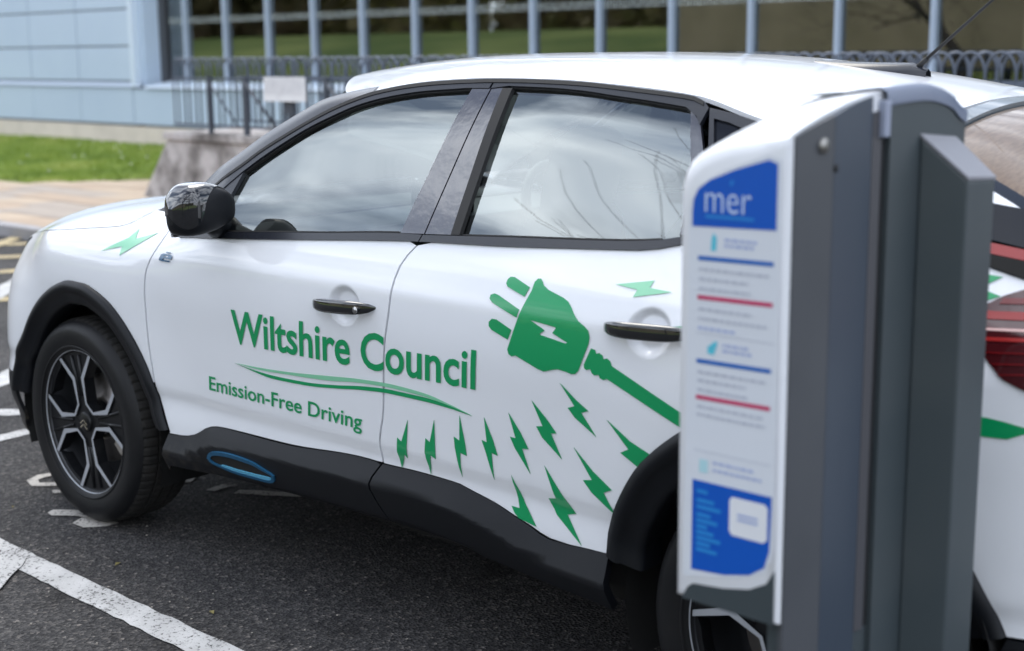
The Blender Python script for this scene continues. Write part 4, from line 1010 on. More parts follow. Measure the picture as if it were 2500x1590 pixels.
# bonnet
bc = lin(bonnet_cut)
def bon_ye(x): return S0(x, bc(x)) - .004
def bon_h(x, y):
    t = min(abs(y)/bon_ye(x), 1.0); return bc(x)+.003 + .092*(1-t**4.2)*(.72+.28*sstep((x+.2)/-.4))
bl_ = [(x, -bon_ye(x)) for x in np.linspace(-.78, .29, 30)]
bon = bl_ + [(.36,-.70),(.40,-.62),(.30,-.45),(.22,-.2),(.20,0),(.22,.2),(.30,.45),(.40,.62),(.36,.70)] + [(x, -y) for x, y in bl_[::-1]] + [(-.83,.3),(-.85,0),(-.83,-.3)]
panel('bonnet', bon, m_paint, car, hmap(bon_h), grid=.03)
MB().tube([(x, -bon_ye(x)+.003, bc(x)-.001) for x in np.linspace(-.78, .29, 30)], .0042, 6).build('bonnet_gap_shade', m_void, car)  # black strip standing for the shade in the bonnet shut line
MB().tube([(x, bon_ye(x)-.003, bc(x)-.001) for x in np.linspace(-.78, .29, 30)], .0042, 6).build('bonnet_gap_shade', m_void, car)
# scuttle and windscreen
m_ws = glass('windscreen_glass', (0.72, 0.80, 0.78), 2.0)
ws = []
for t in np.linspace(0, 1, 12):
    row = []
    for s in np.linspace(-1, 1, 15):
        xe = .58+(1.10-.58)*t**.9; a, c = xe-.05, 1.09+(1.405-1.09)*t
        ye = .74-.17*t; xc = .20+(.665-.20)*t; zc = 1.06+(1.438-1.06)*t
        k = 1-abs(s)**2.2; row.append((a+(xc-a)*k, s*ye, c+(zc-c)*k))
    ws.append(row)
MB().grid(ws, True).build('windscreen', m_ws, car)
MB().box((.15, -.70, .93), (.60, .70, 1.02)).build('scuttle', m_clad_c, car)
# front end and underbody
fe = []
for yy in np.linspace(-.40, .40, 9):
    k = (yy/.40)**2
    fe.append([(-.60-.0*k, yy, .30), (-.86+.03*k, yy, .42), (-.925+.05*k, yy, .52), (-.92+.05*k, yy, .70), (-.88+.02*k, yy, .80), (-.84, yy, .845)])
MB().grid(fe, True).build('front_bumper', m_paint, car)
gl_ = MB().box((-.945, -.36, .66), (-.90, .36, .72)).build('grille_bar', m_black, car)
for s in (-1, 1):
    MB().tube([(-.84, s*.50, .72), (-.88, s*.44, .72)], .05, 16).build('headlight', mat('lamp_lens', (.6, .62, .65), .1, coat=1), car)
MB().box((-.35, -.60, .20), (3.35, .60, .25)).build('underbody', m_void, car)
MB().box((.45, -.80, .33), (2.22, .80, .52)).build('floor_pan', m_void, car)
MB().box((3.06, -.72, .24), (3.30, .72, .9)).build('boot_well', m_void, car)
for s in (1, -1):                                  # dark inner skin behind the shut lines
    for rect in ([(-.60,.50),(-.45,.50),(-.44,.60),(-.30,.72),(-.10,.86),(-.55,.86)], [(.44,.45),(.54,.44),(.62,.98),(.44,.98)],
                 [(1.40,.34),(1.58,.34),(1.66,1.05),(1.46,1.05)], [(2.36,.80),(2.56,.86),(2.58,1.08),(2.34,1.10)]):
        panel('inner_skin', rect, m_void, car, side(s, -.03, S0), grid=.05)

for s in (1, -1):
    panel('headlight_tip', [(-.60,.868),(-.56,.884),(-.50,.900),(-.505,.893),(-.56,.870),(-.61,.850)], m_void, car, side(s, .003, S0), grid=.02)
# tail lamps on the near side and off side
m_red = mat('red_lamp', (0.13, 0.006, 0.008), 0.15, coat=.3)
m_redb = mat('bright_red_lens', (0.26, 0.010, 0.009), 0.2, coat=.2)
m_dkred = mat('smoked_red_lens', (0.05, 0.006, 0.008), 0.08, coat=.5)
for sg in (1, -1):
    panel('hatch_lower_glass', [(2.945,1.236),(3.05,1.222),(3.18,1.20),(3.18,1.155),(3.05,1.16),(2.955,1.176)], mat('deep_tint', (.006,.008,.014), .12, spec=.25), car, side(sg, .006, S0), grid=.02)
    lp = panel('tail_lamp_strip', [(2.948,1.172),(3.05,1.158),(3.19,1.15),(3.19,1.132),(3.06,1.140),(2.968,1.152)], m_redb, car, side(sg, .007, S0), grid=.02)
    panel('lamp_edge', [(2.962,1.151),(3.06,1.139),(3.19,1.131),(3.19,1.106),(3.06,1.112),(2.985,1.130)], m_void, lp, side(sg, .008, S0), grid=.02)
    lens = [(2.98,1.050),(3.03,1.083),(3.10,1.112),(3.22,1.115),(3.32,1.08),(3.36,.98),(3.30,.93),(3.20,.925),(3.11,.933),(3.07,.949),(3.03,.985),(2.99,1.02)]
    ln2 = panel('tail_lamp', lens, m_dkred, car, side(sg, .006, S0), grid=.02)
    for z0, h_, m_ in ((1.070, .010, m_red), (1.044, .013, m_redb), (1.026, .004, mat('pale_lens_line', (.62, .40, .38), .2)), (1.010, .006, m_redb), (.990, .003, m_red), (.972, .003, m_red), (.955, .003, m_red)):
        x0_ = 3.0+max(0, 1.03-z0)*.8 + (max(0, z0-1.05)*1.4)
        panel('lamp_reflector', [(x0_, z0), (3.10, z0+.004), (3.22, z0+.004), (3.32, z0-.004), (3.32, z0-.004+h_), (3.22, z0+.004+h_), (3.10, z0+.004+h_), (x0_+.004, z0+h_)], m_, ln2, side(sg, .0085, S0), grid=.03)

# aerial
ab = MB(); P = []
for t in np.linspace(0, 1, 9):
    xx = 2.18+.30*t; w = .045*math.sin(math.pi*min(1, .12+t*.8))**.8; h = .004+.028*t**1.4*(1 if t < .95 else .5)
    P.append([(xx, -w, roof_h(xx, 0)-.004), (xx, -w*.8, roof_h(xx, 0)+h*.6), (xx, 0, roof_h(xx, 0)+h), (xx, w*.8, roof_h(xx, 0)+h*.6), (xx, w, roof_h(xx, 0)-.004)])
ab.grid(P, True); aer = ab.build('aerial_base', m_trimg, car)
whip = MB().tube([(2.445, 0, 1.466), (2.475, 0, 1.492)], [.0075, .0055], 10)
whip.tube([(2.472, 0, 1.49), (2.80, .02, 1.775)], [.0042, .0026], 8)
whip.build('aerial_whip', m_rubber, aer)

# ------------------------------------------------------------------ mirror
MC = Vector((.850, -.952, 1.108))
m_top = pchip([-1,-.85,-.5,0,.45,.75,.92,1], [.026,.040,.058,.070,.066,.048,.026,.004])
m_bot = pchip([-1,-.85,-.5,0,.45,.75,.92,1], [-.022,-.036,-.052,-.066,-.072,-.070,-.060,-.040])
m_dep = pchip([-1,-.85,-.5,0,.5,.8,.95,1], [.030,.048,.060,.066,.064,.050,.030,.010])
def mir_pt(t, a, sg, k=1.0):
    ca, sa = math.cos(a), math.sin(a); h = m_top(t) if sa > 0 else -m_bot(t)
    return (MC.x + k*m_dep(t)*math.copysign(abs(ca)**.58, ca) - .016*t, sg*(MC.y - .083*t*(1+(k-1)*.6)), MC.z + k*h*math.copysign(abs(sa)**.66, sa))
def mirror(sg):
    ts = [-1, -.95, -.85, -.7, -.5, -.25, 0, .25, .5, .7, .85, .94, 1]
    o = MB().grid([[mir_pt(t, a, sg) for a in np.linspace(0, 2*math.pi, 33)] for t in ts], True)
    o.add([mir_pt(1, a, sg) for a in np.linspace(0, 2*math.pi, 32, endpoint=False)], [tuple(range(32))]); o.add([mir_pt(-1, a, sg) for a in np.linspace(0, 2*math.pi, 32, endpoint=False)], [tuple(range(32))])
    o = o.build('door_mirror', m_clad_c, car)
    # gloss cap: outer and upper shell over the matt housing, its lower edge sweeping up towards the door
    Q = []
    for t in np.linspace(-.72, 1, 22):
        lo_ = 1.15*sstep((.55-t)/1.0) - .62*sstep((t-.1)/.75)
        Q.append([mir_pt(t, a, sg, 1.035) for a in np.linspace(lo_, math.pi*1.05, 26)])
    cp = MB().grid(Q, True); cp.add([mir_pt(1, a, sg, 1.035) for a in np.linspace(-.62, math.pi*1.05, 26)], [tuple(range(26))])
    cp.build('mirror_cap', m_black, o)
    MB().tube([(.76, -sg*.825, 1.045), (.80, -sg*.865, 1.05), (.83, -sg*.905, 1.07)], [.046, .034, .03], 12).build('mirror_arm', m_clad_c, o)
mirror(1); mirror(-1)

# ------------------------------------------------------------------ cabin
m_seat = mat('dark_grey_seat', (0.055, 0.058, 0.062), 0.85, bump=(300, .3, .002))
m_dash = mat('dashboard', (0.035, 0.036, 0.04), 0.6)
m_head = mat('headlining', (0.42, 0.42, 0.41), 0.9)
for yy in (-.36, .36):
    t = .12
    st = MB()
    P = []
    for k, (x_, z_, w, d) in enumerate(((1.42,.50,.23,.10),(1.50,.62,.25,.10),(1.58,.80,.25,.09),(1.64,.98,.23,.075),(1.68,1.08,.17,.06),(1.69,1.12,.12,.05),(1.71,1.20,.13,.05),(1.735,1.30,.11,.045),(1.74,1.325,.07,.02))):
        P.append([(x_+d*math.copysign(abs(math.cos(a))**.6, math.cos(a)), yy+w*math.copysign(abs(math.sin(a))**.6, math.sin(a)), z_) for a in np.linspace(0, 2*math.pi, 17)])
    st.grid(P, True); st.box((.92, yy-.24, .42), (1.46, yy+.24, .58))
    st.build('front_seat', m_seat, car)
rb = MB().box((2.28, -.60, .55), (2.42, .60, 1.06)); rb.box((1.85, -.62, .45), (2.35, .62, .60))
rb.build('rear_bench', m_seat, car, .03)
for yy in (-.38, .38):
    MB().box((2.36, yy-.12, 1.04), (2.45, yy+.12, 1.20)).build('rear_headrest', m_seat, car, .03)
MB().add([(.35,-.70,.80),(.35,.70,.80),(.35,.70,1.03),(.35,-.70,1.03),(.92,-.68,.80),(.92,.68,.80),(.86,.68,1.0),(.86,-.68,1.0)],
         [(0,1,2,3),(4,7,6,5),(3,2,6,7),(0,4,5,1),(0,3,7,4),(1,5,6,2)]).build('dashboard', m_dash, car, .02)
MB().box((.80, -.13, 1.0), (.83, .13, 1.13)).build('centre_screen', m_black, car, .01)
swp = []
c0 = Vector((1.03, .36, .985)); ax = Vector((.90, 0, .42)).normalized(); u = Vector((0, 1, 0)); v = ax.cross(u)
sw = MB().tube([c0+(u*math.cos(a)+v*math.sin(a))*.182 for a in np.linspace(0, 2*math.pi, 33)], .016, 8)
sw.tube([c0-ax*.01, c0+ax*.03], .062, 16)
for a in (0, math.pi, -math.pi/2): sw.tube([c0+(u*math.cos(a)+v*math.sin(a))*.05, c0+(u*math.cos(a)+v*math.sin(a))*.175], .013, 6)
swo = sw.build('steering_wheel', m_dash, car)
chv = MB()
for k in (0, 1):
    cc = c0+ax*.033+v*(.016-.024*k)*-1
    for s in (-1, 1):
        a, b_ = cc, cc+u*(.032*s)+v*.020
        chv.add([a-v*.006, b_-v*.006, b_+v*.006, a+v*.006], [(0, 1, 2, 3)])
chv.build('steering_emblem', mat('bright_emblem', (.75, .78, .8), .25, metal=.6), swo)
panel('headlining', [(x, y) for x, y in ((1.1,-.55),(1.8,-.55),(2.6,-.50),(2.75,0),(2.6,.50),(1.8,.55),(1.1,.55),(.85,.2),(.85,-.2))], m_head, car, hmap(roof_h, -.045), grid=.08)

# ------------------------------------------------------------------ wheels
m_tyre = mat('tyre_rubber', (0.006, 0.0065, 0.008), 0.48, spec=.28, vary=(9, (0.010, 0.010, 0.011), .4, .7), bump=(160, .15, .002))
m_tread = mat('dusty_tread', (0.011, 0.0105, 0.010), 0.85, vary=(20, (0.020, 0.018, 0.016), .4, .7))
m_alloy = mat('diamond_cut_alloy', (0.43, 0.45, 0.49), 0.34, metal=0.35)
m_wblk = mat('gloss_black_alloy', (0.008, 0.0085, 0.010), 0.30, spec=.3)
m_disc = mat('brake_disc', (0.28, 0.26, 0.25), 0.45, metal=.8)
m_brl = mat('wheel_barrel', (0.035, 0.037, 0.042), 0.35, metal=.4)
RT = .3435
def wheel_meshes():
    out = {}
    # axis local: wheel plane x,z ; outer face towards -y at y=0 (rim face)
    sw_ = MB(); prof = [(.232,.006),(.240,-.004),(.252,-.010),(.275,-.016),(.300,-.017),(.318,-.010),(.330,.004),(.334,.010)]
    N = 120
    sw_.grid([[(r*math.cos(a), y, r*math.sin(a)) for r, y in prof] for a in np.linspace(0, 2*math.pi, N+1)], True)
    prof2 = [(.334,.190),(.330,.196),(.318,.21),(.300,.217),(.26,.212),(.232,.20)]
    sw_.grid([[(r*math.cos(a), y, r*math.sin(a)) for r, y in prof2] for a in np.linspace(0, 2*math.pi, N+1)], True)
    sw_.grid([[(r*math.cos(a), y, r*math.sin(a)) for r, y in ((.249,-.0115),(.2505,-.0135),(.254,-.0135),(.2555,-.0125))] for a in np.linspace(0, 2*math.pi, N+1)], True)
    out['tyre'] = sw_.mesh('tyre'); out['tyre'].materials.append(m_tyre)
    tr = MB(); rows = []; M = 280
    base = [(.334,.010),(.3385,.018),(.3415,.030),(RT-.001,.044),(RT-.001,.056),(.336,.0565),(.336,.064),(RT,.0645),(RT,.094),(.336,.0945),(.336,.104),(RT,.1045),(RT,.134),(.336,.1345),(.336,.142),(RT-.001,.1425),(.3415,.165),(.3385,.178),(.334,.190)]
    for i in range(M+1):
        a = 2*math.pi*i/M; notch = (i % 4) == 0
        rows.append([((r-(.005 if notch and (j < 5 or j > 14) else (.003 if notch and 6 < j < 14 else 0)))*math.cos(a), y, (r-(.005 if notch and (j < 5 or j > 14) else 0))*math.sin(a)) for j, (r, y) in enumerate(base)])
    tr.grid(rows, False); out['tread'] = tr.mesh('tread'); out['tread'].materials.append(m_tread)
    rim = MB()
    rim.grid([[(r*math.cos(a), y, r*math.sin(a)) for r, y in ((.2405,.004),(.2405,-.002),(.2375,-.003),(.2365,.002))] for a in np.linspace(0, 2*math.pi, N+1)], True)
    out['rim'] = rim.mesh('rim_lip'); out['rim'].materials.append(m_alloy)
    br = MB()
    br.grid([[(r*math.cos(a), y, r*math.sin(a)) for r, y in ((.2365,.002),(.229,.012),(.222,.03),(.216,.07),(.214,.17),(.05,.172))] for a in np.linspace(0, 2*math.pi, 73)], True)
    out['barrel'] = br.mesh('barrel'); out['barrel'].materials.append(m_brl)
    # spokes
    D2 = math.radians
    pol = lambda r, th: (r*math.cos(D2(th)), r*math.sin(D2(th)))
    def upts(c, grow=0.0):
        P = [pol(.236, c-21), pol(.146, c-34), pol(.064, c-22)]
        Q = [pol(.064, c+22), pol(.146, c+34), pol(.236, c+21)]
        return P+Q
    cs = (56, 146, 236, 326)
    plate = MB()
    outline = [pol(.231, a) for a in range(0, 360, 3)]
    holes = [upts(c)[:] + [pol(.224, c+t) for t in (14, 7, 0, -7, -14)] for c in cs]
    hs = []
    for H in holes:
        H = [(x*.97 if math.hypot(x, z) > .22 else x, z*.97 if math.hypot(x, z) > .22 else z) for x, z in H]; hs.append(H)
    lp = [[Vector((x, z, 0)) for x, z in L] for L in [outline]+hs]; flat = [p for L in lp for p in L]
    tri = tessellate_polygon(lp); nn = len(flat)
    dish = lambda x, z: .004 + .020*max(0, 1-((math.hypot(x, z)-.15)/.09)**2)*0 + .012*(math.hypot(x, z) < .08)
    vs = [(p.x, .010, p.y) for p in flat] + [(p.x, .045, p.y) for p in flat]
    fs = [tuple(t) for t in tri]; k = 0
    for L in lp:
        n_ = len(L); fs += [(k+i, k+(i+1) % n_, nn+k+(i+1) % n_, nn+k+i) for i in range(n_)]; k += n_
    plate.add(vs, fs)
    # groove fins on the dark spokes
    fin = MB()
    fin.tube([(.085, .008, 0), (.222, .009, .002)], .006, 6)
    out['fins'] = fin.mesh('spoke_fin'); out['fins'].materials.append(m_wblk)
    st = MB()
    for c in cs:
        P = upts(c); L = []; R_ = []
        for i, p in enumerate(P):
            p = Vector(p); w = (.0066, .0082, .0044, .0044, .0082, .0066)[i]
            d0 = (p-Vector(P[i-1])).normalized() if i else None; d1 = (Vector(P[i+1])-p).normalized() if i < 5 else None
            d = (d0+d1).normalized() if d0 is not None and d1 is not None else (d0 or d1)
            nx = Vector((-d.y, d.x)); mk_ = 1/max(.5, (nx.dot(Vector((-(d1 or d0).y, (d1 or d0).x)))))
            L.append(p+nx*w*mk_); R_.append(p-nx*w*mk_)
        yb, yt = .0098, .0035
        for i in range(5):
            a, b2, c2, d2 = L[i], L[i+1], R_[i+1], R_[i]
            st.add([(a.x, yt, a.y), (b2.x, yt, b2.y), (c2.x, yt, c2.y), (d2.x, yt, d2.y), (a.x, yb+.03, a.y), (b2.x, yb+.03, b2.y), (c2.x, yb+.03, c2.y), (d2.x, yb+.03, d2.y)],
                   [(0,1,2,3)])
            plate.add([(a.x, yt+.0004, a.y), (b2.x, yt+.0004, b2.y), (c2.x, yt+.0004, c2.y), (d2.x, yt+.0004, d2.y), (a.x, yb+.03, a.y), (b2.x, yb+.03, b2.y), (c2.x, yb+.03, c2.y), (d2.x, yb+.03, d2.y)], [(0,4,5,1),(3,2,6,7)])
    out['spokes'] = plate.mesh('spoke_plate', 0.0); out['spokes'].materials.append(m_wblk)
    out['bright'] = st.mesh('bright_spoke_edge'); out['bright'].materials.append(m_alloy)
    cp = MB(); cp.grid([[(r*math.cos(a), y, r*math.sin(a)) for r, y in ((.034,.012),(.034,.002),(.030,-.001),(.001,-.002))] for a in np.linspace(0, 2*math.pi, 33)], True)
    out['cap'] = cp.mesh('hub_cap'); out['cap'].materials.append(m_wblk)
    ch = MB()
    for k_ in (0, 1):
        z0 = .007-.014*k_
        for s in (-1, 1):
            ch.add([(0, -.0032, z0-.002+.004), (s*.020, -.0028, z0-.011), (s*.020, -.0028, z0-.016), (0, -.0032, z0-.005+.004)], [(0, 1, 2, 3)])
    out['emblem'] = ch.mesh('hub_emblem'); out['emblem'].materials.append(mat('warm_emblem', (.80, .72, .55), .25, metal=.8))
    dk = MB(); dk.grid([[(r*math.cos(a), y, r*math.sin(a)) for r, y in ((.060,.085),(.060,.068),(.078,.068),(.080,.075),(.148,.075),(.148,.092))] for a in np.linspace(0, 2*math.pi, 49)], True)
    out['disc'] = dk.mesh('brake_disc'); out['disc'].materials.append(m_disc)
    cl = MB()
    P = []
    for a in np.linspace(-38, -5, 8):
        P.append([(r*math.cos(D2(a)), y, r*math.sin(D2(a))) for r, y in ((.105,.06),(.112,.052),(.16,.052),(.172,.06),(.175,.12))])
    cl.grid(P, True); out['caliper'] = cl.mesh('brake_caliper'); out['caliper'].materials.append(mat('caliper_metal', (.36, .33, .30), .55, metal=.4))
    return out
WM = wheel_meshes()
def place_wheel(x, sg, rot):
    w = bpy.data.objects.new('wheel', WM['barrel']); w.location = (x, -sg*.862, .3425)
    w.rotation_euler = (0, rot, 0 if sg == 1 else math.pi); link(w, car, True)
    for nm, key in (('tyre', 'tyre'), ('tread', 'tread'), ('rim_lip', 'rim'), ('spoke_plate', 'spokes'), ('bright_spoke_edge', 'bright'), ('hub_cap', 'cap'), ('hub_emblem', 'emblem'), ('brake_disc', 'disc'), ('brake_caliper', 'caliper')):
        o = bpy.data.objects.new(nm, WM[key]); link(o, w)
    for c in (101, 191, 281, 371):
        for dlt in (-6, 6):
            o = bpy.data.objects.new('spoke_fin', WM['fins']); o.rotation_euler = (0, -math.radians(c+dlt), 0); link(o, w)
    return w
place_wheel(0, 1, 0); place_wheel(2.67, 1, math.radians(37)); place_wheel(0, -1, 0.4); place_wheel(2.67, -1, .2)

# ------------------------------------------------------------------ vinyl livery on the near side
m_grn = mat('green_vinyl', (0.0, 0.285, 0.095), 0.30, coat=.5)
m_lgrn = mat('pale_green_vinyl', (0.22, 0.56, 0.35), 0.30, coat=.6)
m_wht = m_paint
dmap = side(1, .0022)
ROOTS = {'door': car}
def decal(name, poly, m=None, holes=(), off=.0022, grid=.02):
    return panel(name, poly, m or m_grn, car, side(1, off), holes=holes, grid=grid, thick=.0008)
for k in ('prong1', 'prong2', 'prong3'): decal('plug_graphic_pin', DEC[k])
decal('plug_graphic', DEC['plug'], holes=[DEC['plugbolt']])
boot = DEC['boot']
decal('cable_graphic', boot[:11] + boot[11:])
cab_t = smooth_line([(2.4362,boot[10][1]),(2.56,.758),(2.70,.775),(2.86,.835),(2.96,.862),DEC['cable_end'][0],DEC['cable_end'][1]], .03)
cable2 = smooth_line([boot[10],(2.60,.835),(2.72,.852),(2.88,.862),DEC['cable_end'][0],DEC['cable_end'][1],(3.17,.852)], .03)
low2 = smooth_line([boot[11],(2.50,.785),(2.60,.835-.01),(2.72,.838),(2.88,.834),DEC['cable_end'][6],DEC['cable_end'][5],DEC['cable_end'][3],(3.17,.838)], .03)
decal('cable_graphic', cable2 + low2[::-1])
for i in range(1, 17):
    if i == 13: continue
    nm = 'bolt%d' % i
    decal('lightning_graphic', DEC[nm], m_lgrn if i in (12, 14) else m_grn)
decal('lightning_graphic', [(2.374,.962),(2.46,.975),(2.4529,.9577),(2.5022,.9555),(2.419,.9388),(2.426,.9503)], m_grn, off=.004)
decal('swoosh_graphic', smooth_line(DEC['swoosh_dark'][:5]+DEC['swoosh_dark'][6:11], .02) + smooth_line(DEC['swoosh_dark'][11:15]+DEC['swoosh_dark'][16:]+DEC['swoosh_dark'][:1], .02)[:-1])
decal('swoosh_graphic', smooth_line(DEC['swoosh_light'][:3]+DEC['swoosh_light'][4:10], .02) + smooth_line(DEC['swoosh_light'][10:15]+DEC['swoosh_light'][16:]+DEC['swoosh_light'][:1], .02)[:-1], m_lgrn)

def lettering(name, body, place, m, parent, bold, mapper, thick=.0006, grid=.03):
    V, F = text_mesh(body, bold)
    x0, x1 = min(v[0] for v in V), max(v[0] for v in V)
    bm = bmesh.new(); vs = [bm.verts.new((*place((x-x0)/(x1-x0), y), 0)) for x, y in V]
    for f in F:
        try: bm.faces.new([vs[i] for i in f])
        except ValueError: pass
    us = [v.co.x for v in bm.verts]; ws_ = [v.co.y for v in bm.verts]
    for ax, (lo, hi) in enumerate(((min(us), max(us)), (min(ws_), max(ws_)))):
        no = Vector((1, 0, 0)) if ax == 0 else Vector((0, 1, 0)); c = lo+grid
        while c < hi:
            bmesh.ops.bisect_plane(bm, geom=bm.verts[:]+bm.edges[:]+bm.faces[:], plane_co=no*c, plane_no=no, dist=1e-6); c += grid
    bm.verts.index_update()
    P = []; N = []
    for v in bm.verts:
        p, nr = mapper(v.co.x, v.co.y); P.append(p); N.append(nr)
    fs = []
    for f in bm.faces:
        ii = [v.index for v in f.verts]; a, b_, c = (Vector(P[i]) for i in ii[:3])
        fs.append(ii[::-1] if (b_-a).cross(c-a).dot(Vector(N[ii[0]])) < 0 else ii)
    bm.free()
    me = bpy.data.meshes.new(name); me.from_pydata(P, [], fs); me.update()
    return obj(name, me, m, parent)
def pl_w(t, y):
    xx = .8773+(1.8318-.8773)*t; h = y*.098/.73; z0 = .7317+.0167*(xx-.893)
    return (xx+.11*h, z0+h)
lettering('council_lettering', 'Wiltshire Council', pl_w, m_grn, car, .018, dmap)
def pl_e(t, y):
    xx = .7414+(1.409-.7414)*t; h = y*.0415/.70
    return (xx+.14*h, .572+h)
lettering('slogan_lettering', 'Emission-Free Driving', pl_e, m_grn, car, .012, dmap)
m_badge = mat('badge_blue', (.012, .085, .18), .3, coat=.6)
bq = lambda u, v: (.530+.062*u+.010*v, .9285+.0215*v)
decal('badge_letter', [bq(*t) for t in ((.08,0),(.95,0),(.95,.2),(.32,.2),(.32,.40),(1,.40),(1,.82),(.84,1),(.16,1),(0,.82),(0,.16))], m_badge,
      holes=[[bq(*t) for t in ((.32,.60),(.32,.78),(.70,.78),(.70,.60))]], off=.004)
decal('badge_accent', [bq(*t) for t in ((.34,1.10),(.72,1.10),(.72,1.28),(.34,1.28))], m_badge, off=.004)

# ================================================================== CHARGING POST in the foreground
ch = thing('charging_post', 'grey and white electric car charging post in the right foreground', 'charger', (2.96, -1.25, 0), world=True)
m_shell = mat('white_shell', (0.74, 0.755, 0.79), 0.32, coat=.2)
m_cg = mat('graphite_panel', (0.066, 0.071, 0.080), 0.42, vary=(4, (0.056, 0.061, 0.070), .42, .6, 9))
m_cb = mat('graphite_panel_sky_tint', (0.042, 0.056, 0.078), 0.36)  # sky reflected on the second side facet, put in as blue colour
m_cd = mat('dark_slate_housing', (0.040, 0.053, 0.060), 0.5, vary=(5, (0.048, 0.060, 0.066), .42, .62, 9))
m_cl = mat('light_grey_edge', (0.058, 0.058, 0.066), 0.5)
m_gap = mat('black_gap', (0.008, 0.009, 0.011), 0.7)
zt = pchip([-1.52,-1.5,-1.42,-1.333,-1.238,-1.15,-1.06,-1.01], [1.396,1.404,1.428,1.447,1.459,1.462,1.450,1.422])
zb = lin([(-1.5,.700),(-1.24,.67),(-1.0,.66)])
XL, XR = 2.868, 3.048
def ring(y, ins=0.0):
    T, B = zt(y)-ins, zb(y)+ins
    k = 1.0
    pts = [(XL+ins, B), (XL+ins, T-.11)]
    for dx, dr in ((0,.094),(.002,.076),(.007,.060),(.016,.045),(.030,.033),(.050,.024),(.082,.014),(.132,.006)):
        pts.append((XL+dx+ins*(1-dx/.18), T-dr*k))
    pts += [(XR-ins, T-.0005), (XR-ins, T-.012), (XR-ins, B)]
    return [(a, y, c) for a, c in pts]
ys = [-1.5, -1.47, -1.42, -1.36, -1.30, -1.24, -1.18, -1.12, -1.06, -1.02, -1.0]
rings = [ring(-1.512, .016), ring(-1.508, .006)] + [ring(y) for y in ys]
sh = MB(); nn = len(rings[0])
vs = [p for r in rings for p in r]; fs = []
for i in range(len(rings)-1):
    for j in range(nn): fs.append((i*nn+j, i*nn+(j+1) % nn, (i+1)*nn+(j+1) % nn, (i+1)*nn+j))
fs += [tuple(range(nn)), tuple((len(rings)-1)*nn+j for j in range(nn))[::-1]]
sh.add(vs, fs, True); so = sh.build('front_shell', m_shell, ch)
for p in so.data.polygons:
    if len(p.vertices) > 4 or abs(p.normal.x) > .97: p.use_smooth = False
so.data.set_sharp_from_angle(angle=math.radians(38))
def side_plate(name, y0, y1, x0, x1, m, zlo, dt=.006, n=6):
    P = []
    for t in np.linspace(0, 1, n):
        y = y0+(y1-y0)*t; x = x0+(x1-x0)*t; P.append([(x, y, zlo(y)), (x, y, zt(y)-dt)])
    a = MB()
    a.grid(P, False)
    a.grid([[ (XR-.004, q[0][1], q[0][2]), q[0]] for q in P], False); a.grid([[q[1], (XR-.004, q[1][1], q[1][2]+.001)] for q in P], False)
    a.add([P[0][0], P[0][1], (XR-.004, y0, P[0][1][2]), (XR-.004, y0, P[0][0][2])], [(0, 1, 2, 3)])
    a.add([P[-1][0], P[-1][1], (XR-.004, y1, P[-1][1][2]), (XR-.004, y1, P[-1][0][2])], [(0, 1, 2, 3)])
    return a.build(name, m, ch)
side_plate('side_panel', -1.494, -1.405, 3.0515, 3.058, m_cg, lambda y: .02)
side_plate('side_panel', -1.404, -1.285, 3.058, 3.049, m_cb, lambda y: .02)
side_plate('side_edge', -1.284, -1.262, 3.0495, 3.052, m_cl, lambda y: .62, dt=.03)
side_plate('side_gap', -1.2615, -1.2435, 3.0485, 3.0485, m_gap, lambda y: .62, dt=.02, n=3)
# rear housing, a separate darker casing
P = []
for y in np.linspace(-1.243, -1.0, 8): P.append([(3.056, y, .0), (3.056, y, zt(y)-.012)])
rh = MB().grid(P, False); rh.grid([[q[1], (2.90, q[1][1], q[1][2]-.001)] for q in P], False)
rh.add([(3.056, -1.243, 0), (3.056, -1.243, zt(-1.243)-.012), (2.99, -1.243, zt(-1.243)-.012), (2.99, -1.243, 0)], [(0, 1, 2, 3)])
rh.add([(3.056, -1.0, 0), (3.056, -1.0, zt(-1.0)-.012), (2.90, -1.0, zt(-1.0)-.012), (2.90, -1.0, 0)], [(0, 1, 2, 3)])
rh.add([(2.99, -1.243, 0), (2.90, -1.0, 0), (2.90, -1.0, 1.30), (2.99, -1.243, 1.30)], [(0, 1, 2, 3)])
rh.build('rear_housing', m_cd, ch)
sk = MB().add([(3.0565, -1.150, 0), (3.126, -1.128, 0), (3.126, -1.032, 0), (3.0565, -1.032, 0), (3.0565, -1.150, 1.382), (3.126, -1.128, 1.318), (3.126, -1.032, 1.312), (3.0565, -1.032, 1.372)],
              [(3,2,1,0),(4,5,6,7),(0,1,5,4),(1,2,6,5),(2,3,7,6),(3,0,4,7)])
sko = sk.build('socket_housing', m_cd, ch, .004)
MB().add([(3.0565, -1.151, 1.3835), (3.1265, -1.129, 1.3195), (3.1265, -1.031, 1.3135), (3.0565, -1.031, 1.3735), (3.0565, -1.151, 1.3885), (3.1265, -1.129, 1.3245), (3.1265, -1.031, 1.3185), (3.0565, -1.031, 1.3785)],
         [(3,2,1,0),(4,5,6,7),(0,1,5,4),(1,2,6,5),(2,3,7,6),(3,0,4,7)]).build('housing_lid', mat('lid_grey', (0.22, 0.22, 0.245), .45), sko)
MB().box((2.80, -1.33, 0), (3.20, -.94, .02)).build('base_plate', m_cd, ch, .004)
MB().tube([(3.054, -1.432, 1.385), (3.060, -1.432, 1.385)], .011, 14).build('side_screw', mat('screw_steel', (.32, .31, .29), .35, metal=.8), ch)
MB().tube([(3.056, -1.40, 1.352), (3.0595, -1.40, 1.352)], .006, 12).build('side_screw', m_gap, ch)
